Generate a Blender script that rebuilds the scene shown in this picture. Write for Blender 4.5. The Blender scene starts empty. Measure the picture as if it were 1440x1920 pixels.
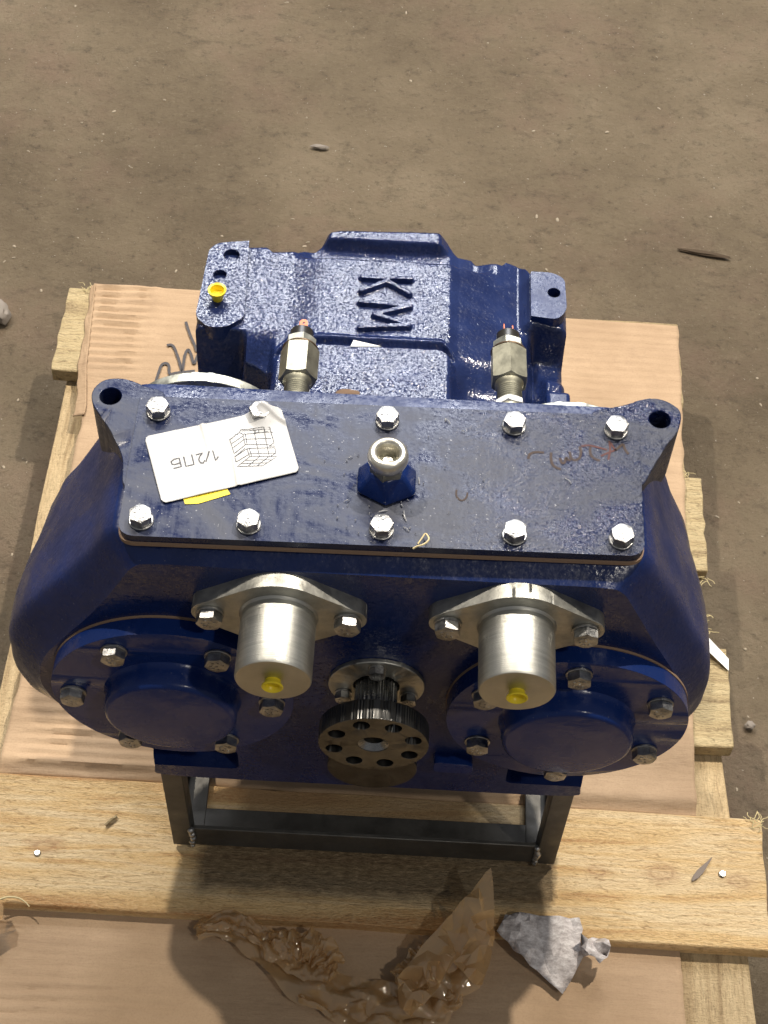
import bpy, bmesh, math, random
from math import sin, cos, pi, radians, sqrt, atan2, hypot, exp
from mathutils import Vector, Matrix, noise, geometry

S = bpy.context.scene
COL = S.collection
random.seed(7)

# ------------------------------------------------------------------ camera, world, lamps, exposure
PITCH, YAW, ROLL, FPX = 0.958174, 0.000247, 0.052564, 3057.24
CP = Vector((0.002335, -1.058007, 1.605141))
_f = Vector((-sin(YAW)*cos(PITCH), cos(YAW)*cos(PITCH), -sin(PITCH)))
_r0 = Vector((cos(YAW), sin(YAW), 0)); _u0 = _r0.cross(_f)
_r = cos(ROLL)*_r0 + sin(ROLL)*_u0
_u = -sin(ROLL)*_r0 + cos(ROLL)*_u0
cd = bpy.data.cameras.new('camera'); cam = bpy.data.objects.new('camera', cd); COL.objects.link(cam)
cd.sensor_fit = 'VERTICAL'; cd.sensor_height = 36; cd.lens = FPX/1920*36
cd.clip_start = 0.05; cd.clip_end = 200
M = Matrix((_r, _u, -_f)).transposed().to_4x4(); M.translation = CP
cam.matrix_world = M
S.camera = cam

W = bpy.data.worlds.new('World'); S.world = W; W.use_nodes = True
bg = W.node_tree.nodes['Background']
bg.inputs[0].default_value = (0.93, 0.95, 1.0, 1); bg.inputs[1].default_value = 0.18

def lamp(name, pos, watts, color, size):
    ld = bpy.data.lights.new(name, 'POINT'); ld.energy = watts; ld.color = color; ld.shadow_soft_size = size
    o = bpy.data.objects.new(name, ld); COL.objects.link(o); o.location = pos
    return o
WARM = (1.0, 0.91, 0.78)
lamp('hall_lamp_right', (2.05, 1.85, 5.8), 1250, WARM, 0.07)
lamp('hall_lamp_left', (-2.35, 1.9, 5.8), 930, (1.0, 0.91, 0.78), 0.07)
def aimed_area_light(name, az, el, dist, watts, sx, sy, turn=0.0):
    ld = bpy.data.lights.new(name, 'AREA'); ld.shape = 'RECTANGLE'; ld.size = sx; ld.size_y = sy; ld.energy = watts; ld.color = (.93, .95, 1.0)
    o = bpy.data.objects.new(name, ld); COL.objects.link(o)
    d = Vector((sin(radians(az))*cos(radians(el)), cos(radians(az))*cos(radians(el)), sin(radians(el))))
    o.location = Vector((0, -.1, .5))+d*dist
    o.rotation_euler = (d.to_track_quat('Z', 'Y') @ Matrix.Rotation(turn, 3, 'Z').to_quaternion()).to_euler()
aimed_area_light('glint_strip_light', -7, 46, 8, 130, 1.4, .16)  # unseen strip lights, added near the mirror angle for glints on the top paint
aimed_area_light('glint_strip_light', 15, 54, 8, 130, 1.4, .16)
aimed_area_light('sheen_panel_light', -6, 43.5, 9, 125, 5.2, 2.2)  # unseen broad panel, added to give upward faces their grey sheen
aimed_area_light('glint_strip_light', 5, 39, 10, 110, 1.4, .18)
lamp('hall_lamp_front', (2.9, -3.0, 6.2), 300, (1.0, 0.93, 0.82), 0.10)

S.view_settings.view_transform = 'Standard'; S.view_settings.look = 'None'
S.view_settings.exposure = 0.22; S.view_settings.gamma = 1

# ------------------------------------------------------------------ helpers
def ray(px, py):
    return _r*((px-720)/FPX) - _u*((py-960)/FPX) + _f
def atz(px, py, z):
    d = ray(px, py); return CP + d*((z-CP.z)/d.z)
def aty(px, py, y):
    d = ray(px, py); return CP + d*((y-CP.y)/d.y)

def smooth(me, ang=35):
    me.shade_smooth(); me.set_sharp_from_angle(angle=radians(ang))

def finish(bm, name, mat, parent=None, ang=35, bevel=0, seg=2, recalc=True, origin=None):
    if recalc: bmesh.ops.recalc_face_normals(bm, faces=bm.faces)
    me = bpy.data.meshes.new(name); bm.to_mesh(me); bm.free()
    return link(me, name, mat, parent, ang, bevel, seg, origin)

def link(me, name, mat, parent=None, ang=35, bevel=0, seg=2, origin=None):
    me.materials.clear(); me.materials.append(mat)
    if ang: smooth(me, ang)
    o = bpy.data.objects.new(name, me); COL.objects.link(o)
    if origin is not None: o.location = origin
    if parent is not None: attach(o, parent)
    if bevel:
        b = o.modifiers.new('bevel', 'BEVEL'); b.width = bevel; b.segments = seg; b.limit_method = 'ANGLE'; b.angle_limit = radians(40)
        b.harden_normals = False
    return o

def wloc(o):
    v = o.location.copy(); p = o.parent
    while p: v = v + p.location; p = p.parent
    return v
def attach(o, parent):
    # all parents are unrotated; the child keeps its place in the world
    o.parent = parent
    o.location = o.location - wloc(parent)

def thing(name, label, cat, loc, group=None):
    o = bpy.data.objects.new(name, None); COL.objects.link(o); o.location = loc; o.empty_display_size = .05
    o['label'] = label; o['category'] = cat
    if group: o['group'] = group
    return o
def tag(o, label, cat, group=None, kind=None):
    o['label'] = label; o['category'] = cat
    if group: o['group'] = group
    if kind: o['kind'] = kind
    return o

def box(bm, x0, x1, y0, y1, z0, z1):
    vs = [bm.verts.new((x, y, z)) for x in (x0, x1) for y in (y0, y1) for z in (z0, z1)]
    for f in ((0,1,3,2),(4,6,7,5),(0,4,5,1),(2,3,7,6),(0,2,6,4),(1,5,7,3)):
        bm.faces.new([vs[i] for i in f])
    return vs

def circle(cx, cy, r, n=40, a0=0.0):
    return [(cx+r*cos(a0+2*pi*i/n), cy+r*sin(a0+2*pi*i/n)) for i in range(n)]

def plate(bm, outer, holes, w0, w1, mp):
    """solid from a 2D outline with holes; mp(u,v,w) -> world"""
    tmp = bmesh.new(); edges = []
    for loop in [outer]+holes:
        vs = [tmp.verts.new((u, v, 0)) for u, v in loop]
        for i in range(len(vs)): edges.append(tmp.edges.new((vs[i], vs[(i+1) % len(vs)])))
    bmesh.ops.triangle_fill(tmp, use_beauty=True, use_dissolve=False, edges=edges)
    tmp.verts.index_update()
    tri = [[(v.co.x, v.co.y) for v in f.verts] for f in tmp.faces]
    tmp.free()
    key = {}
    def V(u, v, w):
        k = (round(u, 7), round(v, 7), w)
        if k not in key: key[k] = bm.verts.new(mp(u, v, w))
        return key[k]
    for t in tri:
        bm.faces.new([V(u, v, w1) for u, v in t])
        bm.faces.new([V(u, v, w0) for u, v in reversed(t)])
    for loop in [outer]+holes:
        n = len(loop)
        for i in range(n):
            a, b = loop[i], loop[(i+1) % n]
            try: bm.faces.new((V(*a, w0), V(*b, w0), V(*b, w1), V(*a, w1)))
            except ValueError: pass

mZ = lambda u, v, w: (u, v, w)           # plan outline, w = height
mY = lambda u, v, w: (u, w, v)           # front elevation outline, w = depth coordinate

def lathe(bm, prof, mp, n=48, c=(0, 0)):
    """prof: list of (radius, w)"""
    rings = []
    for r, w in prof:
        if r < 1e-6: rings.append([bm.verts.new(mp(c[0], c[1], w))])
        else: rings.append([bm.verts.new(mp(c[0]+r*cos(2*pi*i/n), c[1]+r*sin(2*pi*i/n), w)) for i in range(n)])
    for a, b in zip(rings, rings[1:]):
        if len(a) == 1 and len(b) == 1: continue
        for i in range(n):
            j = (i+1) % n
            if len(a) == 1: bm.faces.new((a[0], b[j], b[i]))
            elif len(b) == 1: bm.faces.new((a[i], a[j], b[0]))
            else: bm.faces.new((a[i], a[j], b[j], b[i]))

def hexr(th, af):
    a = (th % (pi/3)) - pi/6
    return af/2/cos(a)

def hexbody(bm, af, w0, w1, mp, c=(0, 0), ch0=True, ch1=True, rot=0.0, n=72, k=.45):
    """hexagonal prism whose corners are turned down at the ends"""
    rc = af/2*1.02; prof = []
    rings = []
    def ring(fn):
        rings.append([bm.verts.new(mp(c[0]+fn(i)[0]*cos(2*pi*i/n+rot), c[1]+fn(i)[0]*sin(2*pi*i/n+rot), fn(i)[1])) for i in range(n)])
    s = 1 if w1 > w0 else -1
    if ch0:
        ring(lambda i: (af/2*.96, w0)); ring(lambda i: (hexr(2*pi*i/n, af), w0+s*k*(hexr(2*pi*i/n, af)-af/2*.96)))
    else: ring(lambda i: (hexr(2*pi*i/n, af), w0))
    if ch1:
        ring(lambda i: (hexr(2*pi*i/n, af), w1-s*k*(hexr(2*pi*i/n, af)-af/2*.96))); ring(lambda i: (af/2*.96, w1))
    else: ring(lambda i: (hexr(2*pi*i/n, af), w1))
    for a, b in zip(rings, rings[1:]):
        for i in range(n): bm.faces.new((a[i], a[(i+1) % n], b[(i+1) % n], b[i]))
    bm.faces.new(rings[0][::-1]); bm.faces.new(rings[-1])

def tube(bm, pts, r, n=6, taper=1.0):
    pts = [Vector(p) for p in pts]; rings = []
    for i, p in enumerate(pts):
        d = (pts[min(i+1, len(pts)-1)]-pts[max(i-1, 0)]).normalized()
        s = Vector((0, 0, 1)) if abs(d.z) < .9 else Vector((1, 0, 0))
        a = d.cross(s).normalized(); b = d.cross(a)
        rr = r*(1+(taper-1)*i/max(1, len(pts)-1))
        rings.append([bm.verts.new(p+a*rr*cos(2*pi*k/n)+b*rr*sin(2*pi*k/n)) for k in range(n)])
    for A, B in zip(rings, rings[1:]):
        for k in range(n): bm.faces.new((A[k], A[(k+1) % n], B[(k+1) % n], B[k]))
    bm.faces.new(rings[0][::-1]); bm.faces.new(rings[-1])

def ribbon(bm, pts, w, fn=None):
    """flat stroke w wide lying along pts (list of Vector); offsets stay in the XY plane"""
    pts = [Vector(p) for p in pts]; L = []
    for i, p in enumerate(pts):
        d = pts[min(i+1, len(pts)-1)]-pts[max(i-1, 0)]
        nrm = Vector((-d.y, d.x, 0)).normalized()*w/2
        L.append((bm.verts.new(p+nrm), bm.verts.new(p-nrm)))
    for a, b in zip(L, L[1:]): bm.faces.new((a[0], a[1], b[1], b[0]))

def catmull(P, m, closed=False):
    out = []; n = len(P)
    rng = range(n if closed else n-1)
    for i in rng:
        g = lambda k: P[k % n] if closed else P[min(max(k, 0), n-1)]
        p0, p1, p2, p3 = g(i-1), g(i), g(i+1), g(i+2)
        for k in range(m):
            t = k/m
            out.append(tuple(.5*((2*b)+(-a+c)*t+(2*a-5*b+4*c-d)*t*t+(-a+3*b-3*c+d)*t**3) for a, b, c, d in zip(p0, p1, p2, p3)))
    if not closed: out.append(tuple(P[-1]))
    return out

def roundpoly(P, r, n=5):
    out = []; m = len(P)
    for i in range(m):
        rr = r[i] if isinstance(r, (list, tuple)) else r
        a, b, c = Vector(P[i-1]), Vector(P[i]), Vector(P[(i+1) % m])
        u = (a-b); v = (c-b); t = min(rr, u.length*.45, v.length*.45)
        if t < 1e-5: out.append(tuple(b)); continue
        p, q = b+u.normalized()*t, b+v.normalized()*t
        for k in range(n+1):
            s = k/n; out.append(tuple(p*(1-s)**2+b*2*s*(1-s)+q*s*s))
    return out

def hull(pts):
    pts = sorted(set(pts)); 
    def half(ps):
        h = []
        for p in ps:
            while len(h) > 1 and (h[-1][0]-h[-2][0])*(p[1]-h[-2][1])-(h[-1][1]-h[-2][1])*(p[0]-h[-2][0]) <= 0: h.pop()
            h.append(p)
        return h
    a, b = half(pts), half(pts[::-1]); return a[:-1]+b[:-1]

def sstep(a, b, x):
    t = min(1, max(0, (x-a)/(b-a))); return t*t*(3-2*t)

# ------------------------------------------------------------------ materials
def mat(name, base=(.5, .5, .5), rough=.5, metal=0.0, coat=0.0, spec=.5):
    m = bpy.data.materials.new(name); m.use_nodes = True
    b = m.node_tree.nodes['Principled BSDF']
    b.inputs['Base Color'].default_value = (*base, 1); b.inputs['Roughness'].default_value = rough
    b.inputs['Metallic'].default_value = metal; b.inputs['Coat Weight'].default_value = coat
    b.inputs['Specular IOR Level'].default_value = spec
    return m, m.node_tree, b
def nd(nt, t, **kw):
    n = nt.nodes.new(t)
    for k, v in kw.items():
        if k in n.inputs: n.inputs[k].default_value = v
        else: setattr(n, k, v)
    return n
def coords(nt, scale=(1, 1, 1), rot=(0, 0, 0), world=True, rnd=False):
    if world:
        g = nd(nt, 'ShaderNodeNewGeometry'); src = g.outputs['Position']
    else:
        g = nd(nt, 'ShaderNodeTexCoord'); src = g.outputs['Object']
    mp = nd(nt, 'ShaderNodeMapping'); mp.inputs['Scale'].default_value = scale; mp.inputs['Rotation'].default_value = rot
    nt.links.new(src, mp.inputs['Vector'])
    if rnd:
        oi = nd(nt, 'ShaderNodeObjectInfo'); ml = nd(nt, 'ShaderNodeMath', operation='MULTIPLY'); ml.inputs[1].default_value = 37.0
        nt.links.new(oi.outputs['Random'], ml.inputs[0])
        cb = nd(nt, 'ShaderNodeCombineXYZ')
        for i in range(3): nt.links.new(ml.outputs[0], cb.inputs[i])
        nt.links.new(cb.outputs[0], mp.inputs['Location'])
    return mp.outputs['Vector']
def noi(nt, vec, scale, detail=4, rough=.55, dist=0.0):
    n = nd(nt, 'ShaderNodeTexNoise'); n.inputs['Scale'].default_value = scale; n.inputs['Detail'].default_value = detail
    n.inputs['Roughness'].default_value = rough; n.inputs['Distortion'].default_value = dist
    nt.links.new(vec, n.inputs['Vector']); return n.outputs['Fac']
def ramp(nt, fac, stops):
    r = nd(nt, 'ShaderNodeValToRGB'); e = r.color_ramp.elements
    while len(e) < len(stops): e.new(.5)
    for i, (p, c) in enumerate(stops):
        e[i].position = p; e[i].color = (*c, 1) if len(c) == 3 else c
    nt.links.new(fac, r.inputs[0]); return r.outputs[0]
def gray(nt, fac, lo, hi, a=0.0, b=1.0):
    m = nd(nt, 'ShaderNodeMapRange'); nt.links.new(fac, m.inputs[0])
    m.inputs[1].default_value = a; m.inputs[2].default_value = b; m.inputs[3].default_value = lo; m.inputs[4].default_value = hi
    return m.outputs[0]
def mix(nt, fac, a, b, mode='MIX'):
    m = nd(nt, 'ShaderNodeMix', data_type='RGBA', blend_type=mode)
    for s, v in ((0, fac), (6, a), (7, b)):
        if hasattr(v, 'links'): nt.links.new(v, m.inputs[s])
        elif isinstance(v, (int, float)): m.inputs[s].default_value = v
        else: m.inputs[s].default_value = (*v, 1)
    return m.outputs[2]
def mth(nt, op, a, b=None):
    m = nd(nt, 'ShaderNodeMath', operation=op)
    for i, v in enumerate((a, b)):
        if v is None: continue
        if hasattr(v, 'links'): nt.links.new(v, m.inputs[i])
        else: m.inputs[i].default_value = v
    return m.outputs[0]
def bump(nt, bsdf, h, dist, strength=1.0, prev=None):
    b = nd(nt, 'ShaderNodeBump'); b.inputs['Distance'].default_value = dist; b.inputs['Strength'].default_value = strength
    nt.links.new(h, b.inputs['Height'])
    if prev is not None: nt.links.new(prev, b.inputs['Normal'])
    nt.links.new(b.outputs[0], bsdf.inputs['Normal']); return b.outputs[0]

def peel(nt, b, scale, k, prev=None, mask=None):
    """orange-peel relief finer than a bump can hold: tilts the normal by a small noise vector"""
    n = nd(nt, 'ShaderNodeTexNoise'); n.inputs['Scale'].default_value = scale; n.inputs['Detail'].default_value = 2
    nt.links.new(coords(nt), n.inputs['Vector'])
    v1 = nd(nt, 'ShaderNodeVectorMath', operation='SUBTRACT'); nt.links.new(n.outputs['Color'], v1.inputs[0]); v1.inputs[1].default_value = (.5, .5, .5)
    v2 = nd(nt, 'ShaderNodeVectorMath', operation='SCALE'); nt.links.new(v1.outputs[0], v2.inputs[0])
    if mask is None: v2.inputs['Scale'].default_value = k
    else: nt.links.new(mth(nt, 'MULTIPLY', mask, k), v2.inputs['Scale'])
    v3 = nd(nt, 'ShaderNodeVectorMath', operation='ADD'); nt.links.new(v2.outputs[0], v3.inputs[0])
    if prev is None:
        g = nd(nt, 'ShaderNodeNewGeometry'); prev = g.outputs['Normal']
    nt.links.new(prev, v3.inputs[1])
    v4 = nd(nt, 'ShaderNodeVectorMath', operation='NORMALIZE'); nt.links.new(v3.outputs[0], v4.inputs[0])
    nt.links.new(v4.outputs[0], b.inputs['Normal'])
NAVY = (.008, .017, .072)
def paint_cast():
    m, nt, b = mat('rough_cast_blue_paint', NAVY, .30, 0, 0, .55)
    v = coords(nt)
    big = noi(nt, v, 14, 3)
    nt.links.new(ramp(nt, noi(nt, v, 30, 5), [(.35, (.007, .014, .060)), (.7, (.014, .026, .095))]), b.inputs['Base Color'])
    nt.links.new(gray(nt, noi(nt, v, 90, 4), .11, .22, .3, .7), b.inputs['Roughness'])
    n1 = bump(nt, b, noi(nt, v, 260, 2, .6), .0006, .8)
    n2 = bump(nt, b, noi(nt, v, 60, 3), .0010, .2, n1)
    sx = nd(nt, 'ShaderNodeSeparateXYZ'); nt.links.new(v, sx.inputs[0])
    ms = mth(nt, 'MAXIMUM', gray(nt, sx.outputs[0], 1, .18, .050, .066), gray(nt, sx.outputs[0], 0, .9, .12, .15))
    peel(nt, b, 400, .72, n2, ms)
    return m
def paint_mid():
    m, nt, b = mat('casing_blue_paint', NAVY, .28, 0, 0, .38)
    v = coords(nt)
    nt.links.new(ramp(nt, noi(nt, v, 22, 5), [(.35, (.0045, .0135, .068)), (.7, (.008, .021, .100))]), b.inputs['Base Color'])
    spd = ramp(nt, noi(nt, v, 420, 2), [(.71, (0, 0, 0)), (.76, (1, 1, 1))]); cl = b.inputs['Base Color'].links[0].from_socket
    nt.links.new(mix(nt, mth(nt, 'MULTIPLY', spd, .3), cl, (.3, .3, .33)), b.inputs['Base Color'])
    nt.links.new(gray(nt, noi(nt, coords(nt, (1, 1, .45)), 20, 7, .7), .12, .50, .36, .66), b.inputs['Roughness'])
    n1 = bump(nt, b, noi(nt, v, 300, 3, .6), .0006, .45)
    n2 = bump(nt, b, noi(nt, v, 28, 3), .0026, .5, n1)
    peel(nt, b, 330, .28, n2)
    return m
def paint_smooth():
    m, nt, b = mat('smooth_blue_paint', (.007, .017, .080), .2, 0, 0, .30)
    v = coords(nt)
    nt.links.new(gray(nt, noi(nt, v, 24, 7, .7), .10, .42, .36, .68), b.inputs['Roughness'])
    sp = ramp(nt, noi(nt, v, 420, 2), [(.70, (0, 0, 0)), (.76, (1, 1, 1))])
    nt.links.new(mix(nt, mth(nt, 'MULTIPLY', sp, .25), (.006, .022, .118), (.3, .3, .34)), b.inputs['Base Color'])
    bump(nt, b, noi(nt, v, 38, 4, .6), .0022, .35)
    return m
def paint_plate():
    m, nt, b = mat('smudged_plate_paint', (.02, .028, .07), .4, 0, 0, .36)
    v = coords(nt)
    sm = noi(nt, coords(nt, (1, 1.6, 1), (0, 0, .5)), 13, 6, .6, 1.2)
    scr = noi(nt, coords(nt, (1, .12, 1), (0, 0, -.5)), 260, 3, .7)
    col = ramp(nt, sm, [(.38, (.005, .011, .052)), (.50, (.010, .016, .048)), (.66, (.045, .050, .072))])
    col = mix(nt, mth(nt, 'MULTIPLY', gray(nt, scr, 0, 1, .5, .8), gray(nt, sm, 0, .5, .45, .7)), col, (.11, .115, .14))
    spk = ramp(nt, noi(nt, v, 520, 1), [(.745, (0, 0, 0)), (.765, (1, 1, 1))])
    col = mix(nt, mth(nt, 'MULTIPLY', spk, .5), col, (.5, .5, .52))
    nt.links.new(col, b.inputs['Base Color'])
    nt.links.new(gray(nt, mth(nt, 'ADD', mth(nt, 'MULTIPLY', sm, .8), mth(nt, 'MULTIPLY', scr, .25)), .15, .58, .40, .68), b.inputs['Roughness'])
    # the cast texture comes through towards the right end of the plate
    sx = nd(nt, 'ShaderNodeSeparateXYZ'); nt.links.new(v, sx.inputs[0])
    k = gray(nt, sx.outputs[0], .15, 2.6, .02, .20)
    n1 = bump(nt, b, mth(nt, 'MULTIPLY', noi(nt, v, 280, 3, .6), k), .0010, .7)
    n2 = bump(nt, b, noi(nt, v, 17, 3), .002, .2, n1)
    peel(nt, b, 330, .75, n2, gray(nt, mth(nt, 'ADD', sx.outputs[0], mth(nt, 'MULTIPLY', sm, .12)), .06, 1.25, .06, .24))
    return m
def steel(name, base, r0, r1, b_amt=.3, sc=120, metal=1.0, tint=None, st=(1, 1, 1)):
    m, nt, b = mat(name, base, r0, metal)
    v = coords(nt, st)
    f = noi(nt, v, sc, 5, .65)
    nt.links.new(gray(nt, f, r0, r1, .3, .7), b.inputs['Roughness'])
    t = tint or tuple(c*.62 for c in base)
    nt.links.new(ramp(nt, noi(nt, v, sc*.45, 6, .7), [(.34, t), (.62, base)]), b.inputs['Base Color'])
    bump(nt, b, noi(nt, v, sc*3, 3), .0004, b_amt)
    return m
def wood(name, light, mid, dark, grain=(1, 18, 6), fuzz=.5, stain=None, world=False):
    m, nt, b = mat(name, mid, .75, 0, 0, .25)
    v = coords(nt, grain, world=False, rnd=True); v0 = coords(nt, world=False, rnd=True)
    band = noi(nt, v, 3.2, 3, .5, .6); fine = noi(nt, coords(nt, (grain[0]*1.5, grain[1]*3, grain[2]*3), world=False, rnd=True), 14, 5, .7)
    col = ramp(nt, band, [(.34, dark), (.44, mid), (.58, light), (.66, mid), (.72, dark)])
    col = mix(nt, gray(nt, fine, 0, .55, .45, .8), col, dark)
    fz = noi(nt, coords(nt, (30, 70, 60), world=False), 7, 4, .7)
    col = mix(nt, gray(nt, fz, 0, .45*fuzz, .4, .75), col, tuple(min(1, c*1.35) for c in light))
    fl = noi(nt, coords(nt, ((45, 190, 60) if grain[0] < grain[1] else (190, 45, 60)), world=False, rnd=True), 1.6, 4, .7, .8)
    col = mix(nt, gray(nt, fl, 0, .75*min(1, .5+fuzz*.5), .52, .70), col, tuple(c*.62 for c in dark))
    kn = nd(nt, 'ShaderNodeTexVoronoi'); kn.inputs['Scale'].default_value = 5.5
    nt.links.new(coords(nt, (1, 1.5, 0), world=False, rnd=True), kn.inputs['Vector'])
    col = mix(nt, ramp(nt, kn.outputs['Distance'], [(.045, (.55, .55, .55)), (.06, (.9, .9, .9)), (.085, (0, 0, 0))]), col, tuple(c*.72 for c in dark))
    if stain: col = stain(nt, col)
    nt.links.new(col, b.inputs['Base Color'])
    bump(nt, b, mth(nt, 'SUBTRACT', mth(nt, 'ADD', mth(nt, 'MULTIPLY', fine, .6), fz), fl), .003, .9)
    return m
KNOTS = [(1120, 1634, .0060), (1240, 1637, .0085), (1386, 1654, .0070), (84, 1584, .0085), (430, 1541, .0090), (955, 1560, .0045)]
def stain_shade_front(nt, col):
    gp = nd(nt, 'ShaderNodeNewGeometry'); wob = nd(nt, 'ShaderNodeTexNoise'); wob.inputs['Scale'].default_value = 60; nt.links.new(gp.outputs['Position'], wob.inputs['Vector'])
    wv = nd(nt, 'ShaderNodeVectorMath', operation='SCALE'); nt.links.new(wob.outputs['Color'], wv.inputs[0]); wv.inputs['Scale'].default_value = .011
    wa = nd(nt, 'ShaderNodeVectorMath', operation='ADD'); nt.links.new(gp.outputs['Position'], wa.inputs[0]); nt.links.new(wv.outputs[0], wa.inputs[1])
    for kx, ky, kr in KNOTS:
        p = atz(kx, ky, 0); sb_ = nd(nt, 'ShaderNodeVectorMath', operation='SUBTRACT'); nt.links.new(wa.outputs[0], sb_.inputs[0]); sb_.inputs[1].default_value = (p.x+.0055, p.y+.0055, .0055)
        ml_ = nd(nt, 'ShaderNodeVectorMath', operation='MULTIPLY'); nt.links.new(sb_.outputs[0], ml_.inputs[0]); ml_.inputs[1].default_value = (.55, 1, .3)
        ln = nd(nt, 'ShaderNodeVectorMath', operation='LENGTH'); nt.links.new(ml_.outputs[0], ln.inputs[0])
        d = mth(nt, 'DIVIDE', ln.outputs['Value'], kr)
        rim_ = ramp(nt, mth(nt, 'MULTIPLY', d, .5), [(.0, (.30, .30, .30)), (.24, (.20, .20, .20)), (.34, (.50, .50, .50)), (.46, (.24, .24, .24)), (.85, (0, 0, 0))])
        col = mix(nt, rim_, col, (.36, .185, .10))
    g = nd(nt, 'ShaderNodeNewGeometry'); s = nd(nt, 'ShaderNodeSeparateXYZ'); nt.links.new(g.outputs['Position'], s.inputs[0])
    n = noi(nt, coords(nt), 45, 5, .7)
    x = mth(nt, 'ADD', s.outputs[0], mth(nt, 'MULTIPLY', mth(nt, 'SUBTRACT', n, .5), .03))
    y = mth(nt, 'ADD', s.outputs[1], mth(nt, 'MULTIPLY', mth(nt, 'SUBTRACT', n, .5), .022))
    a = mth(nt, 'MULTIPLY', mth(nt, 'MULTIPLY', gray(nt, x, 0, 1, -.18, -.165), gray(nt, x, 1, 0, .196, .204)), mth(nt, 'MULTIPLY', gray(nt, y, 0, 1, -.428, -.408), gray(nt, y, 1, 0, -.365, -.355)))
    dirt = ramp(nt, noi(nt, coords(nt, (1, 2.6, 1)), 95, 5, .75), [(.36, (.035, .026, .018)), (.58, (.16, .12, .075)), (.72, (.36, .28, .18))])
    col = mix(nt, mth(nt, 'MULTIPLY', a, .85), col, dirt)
    # browner, rougher patch between the legs, its partial shade put into the colour
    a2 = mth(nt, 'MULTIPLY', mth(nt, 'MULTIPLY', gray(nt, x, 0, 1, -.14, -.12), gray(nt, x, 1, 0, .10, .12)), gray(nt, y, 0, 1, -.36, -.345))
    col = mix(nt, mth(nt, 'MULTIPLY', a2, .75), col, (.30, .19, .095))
    return col
def cardboard_mat():
    m, nt, b = mat('brown_cardboard', (.42, .28, .175), .85, 0, 0, .2)
    v = coords(nt)
    c = ramp(nt, noi(nt, v, 9, 5, .6), [(.32, (.36, .25, .155)), (.65, (.45, .32, .205))])
    c = mix(nt, gray(nt, noi(nt, v, 480, 2), 0, .25, .45, .7), c, (.28, .18, .11))
    c = mix(nt, gray(nt, noi(nt, coords(nt, (.4, 3, 1)), 24, 5, .65), 0, .30, .50, .72), c, (.27, .18, .115))
    c = mix(nt, gray(nt, noi(nt, v, 17, 7, .75), 0, .35, .58, .78), c, (.22, .15, .10))
    nt.links.new(c, b.inputs['Base Color'])
    n1 = bump(nt, b, noi(nt, coords(nt, (.5, 3, 1)), 45, 4, .6), .0022, .6)
    bump(nt, b, noi(nt, v, 30, 5, .6), .004, .45, n1)
    return m
def ground_mat():
    m, nt, b = mat('dusty_earth_floor', (.2, .15, .1), .85, 0, 0, .3)
    v = coords(nt)
    c = ramp(nt, noi(nt, v, 2.3, 7, .68), [(.32, (.140, .106, .068)), (.5, (.206, .160, .104)), (.66, (.268, .212, .142))])
    c = mix(nt, gray(nt, noi(nt, v, 5.5, 6, .7), 0, .45, .5, .72), c, (.24, .155, .115))
    c = mix(nt, gray(nt, noi(nt, coords(nt, (1, 1.5, 1)), 26, 8, .8), 0, .75, .53, .70), c, (.085, .066, .045))
    c = mix(nt, gray(nt, noi(nt, v, 130, 5, .75), 0, .55, .55, .8), c, (.33, .27, .19))
    c = mix(nt, gray(nt, noi(nt, coords(nt, (1, 1, 1), (0, 0, 1)), 75, 5, .75), 0, .7, .57, .72), c, (.07, .052, .034))
    spk = ramp(nt, noi(nt, v, 210, 1), [(.76, (0, 0, 0)), (.79, (1, 1, 1))])
    c = mix(nt, mth(nt, 'MULTIPLY', spk, .6), c, (.55, .5, .42))
    nt.links.new(c, b.inputs['Base Color'])
    n1 = bump(nt, b, noi(nt, v, 26, 12, .8), .022, .85)
    bump(nt, b, noi(nt, v, 160, 4, .7), .0018, .6, n1)
    return m
def film_mat():
    m = bpy.data.materials.new('amber_plastic_film'); m.use_nodes = True; nt = m.node_tree; nt.nodes.clear()
    out = nd(nt, 'ShaderNodeOutputMaterial'); tr = nd(nt, 'ShaderNodeBsdfTransparent'); tr.inputs[0].default_value = (.90, .74, .50, 1)
    df = nd(nt, 'ShaderNodeBsdfDiffuse'); df.inputs[0].default_value = (.76, .53, .28, 1)
    tl = nd(nt, 'ShaderNodeBsdfTranslucent'); tl.inputs[0].default_value = (.85, .60, .32, 1)
    gl = nd(nt, 'ShaderNodeBsdfGlossy'); gl.inputs[0].default_value = (.9, .85, .75, 1); gl.inputs['Roughness'].default_value = .07
    m1 = nd(nt, 'ShaderNodeMixShader'); m1.inputs[0].default_value = .45
    m2 = nd(nt, 'ShaderNodeMixShader'); m2.inputs[0].default_value = .50
    m3 = nd(nt, 'ShaderNodeMixShader'); fr = nd(nt, 'ShaderNodeFresnel'); fr.inputs[0].default_value = 1.6
    L = nt.links.new
    L(df.outputs[0], m1.inputs[1]); L(tl.outputs[0], m1.inputs[2]); L(tr.outputs[0], m2.inputs[1]); L(m1.outputs[0], m2.inputs[2])
    L(mth(nt, 'ADD', fr.outputs[0], .05), m3.inputs[0]); L(m2.outputs[0], m3.inputs[1]); L(gl.outputs[0], m3.inputs[2]); L(m3.outputs[0], out.inputs[0])
    bp = nd(nt, 'ShaderNodeBump'); bp.inputs['Distance'].default_value = .002; bp.inputs['Strength'].default_value = .5
    L(noi(nt, coords(nt), 90, 3, .5, 1.0), bp.inputs['Height']); L(bp.outputs[0], gl.inputs['Normal']); L(bp.outputs[0], df.inputs['Normal'])
    return m
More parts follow.
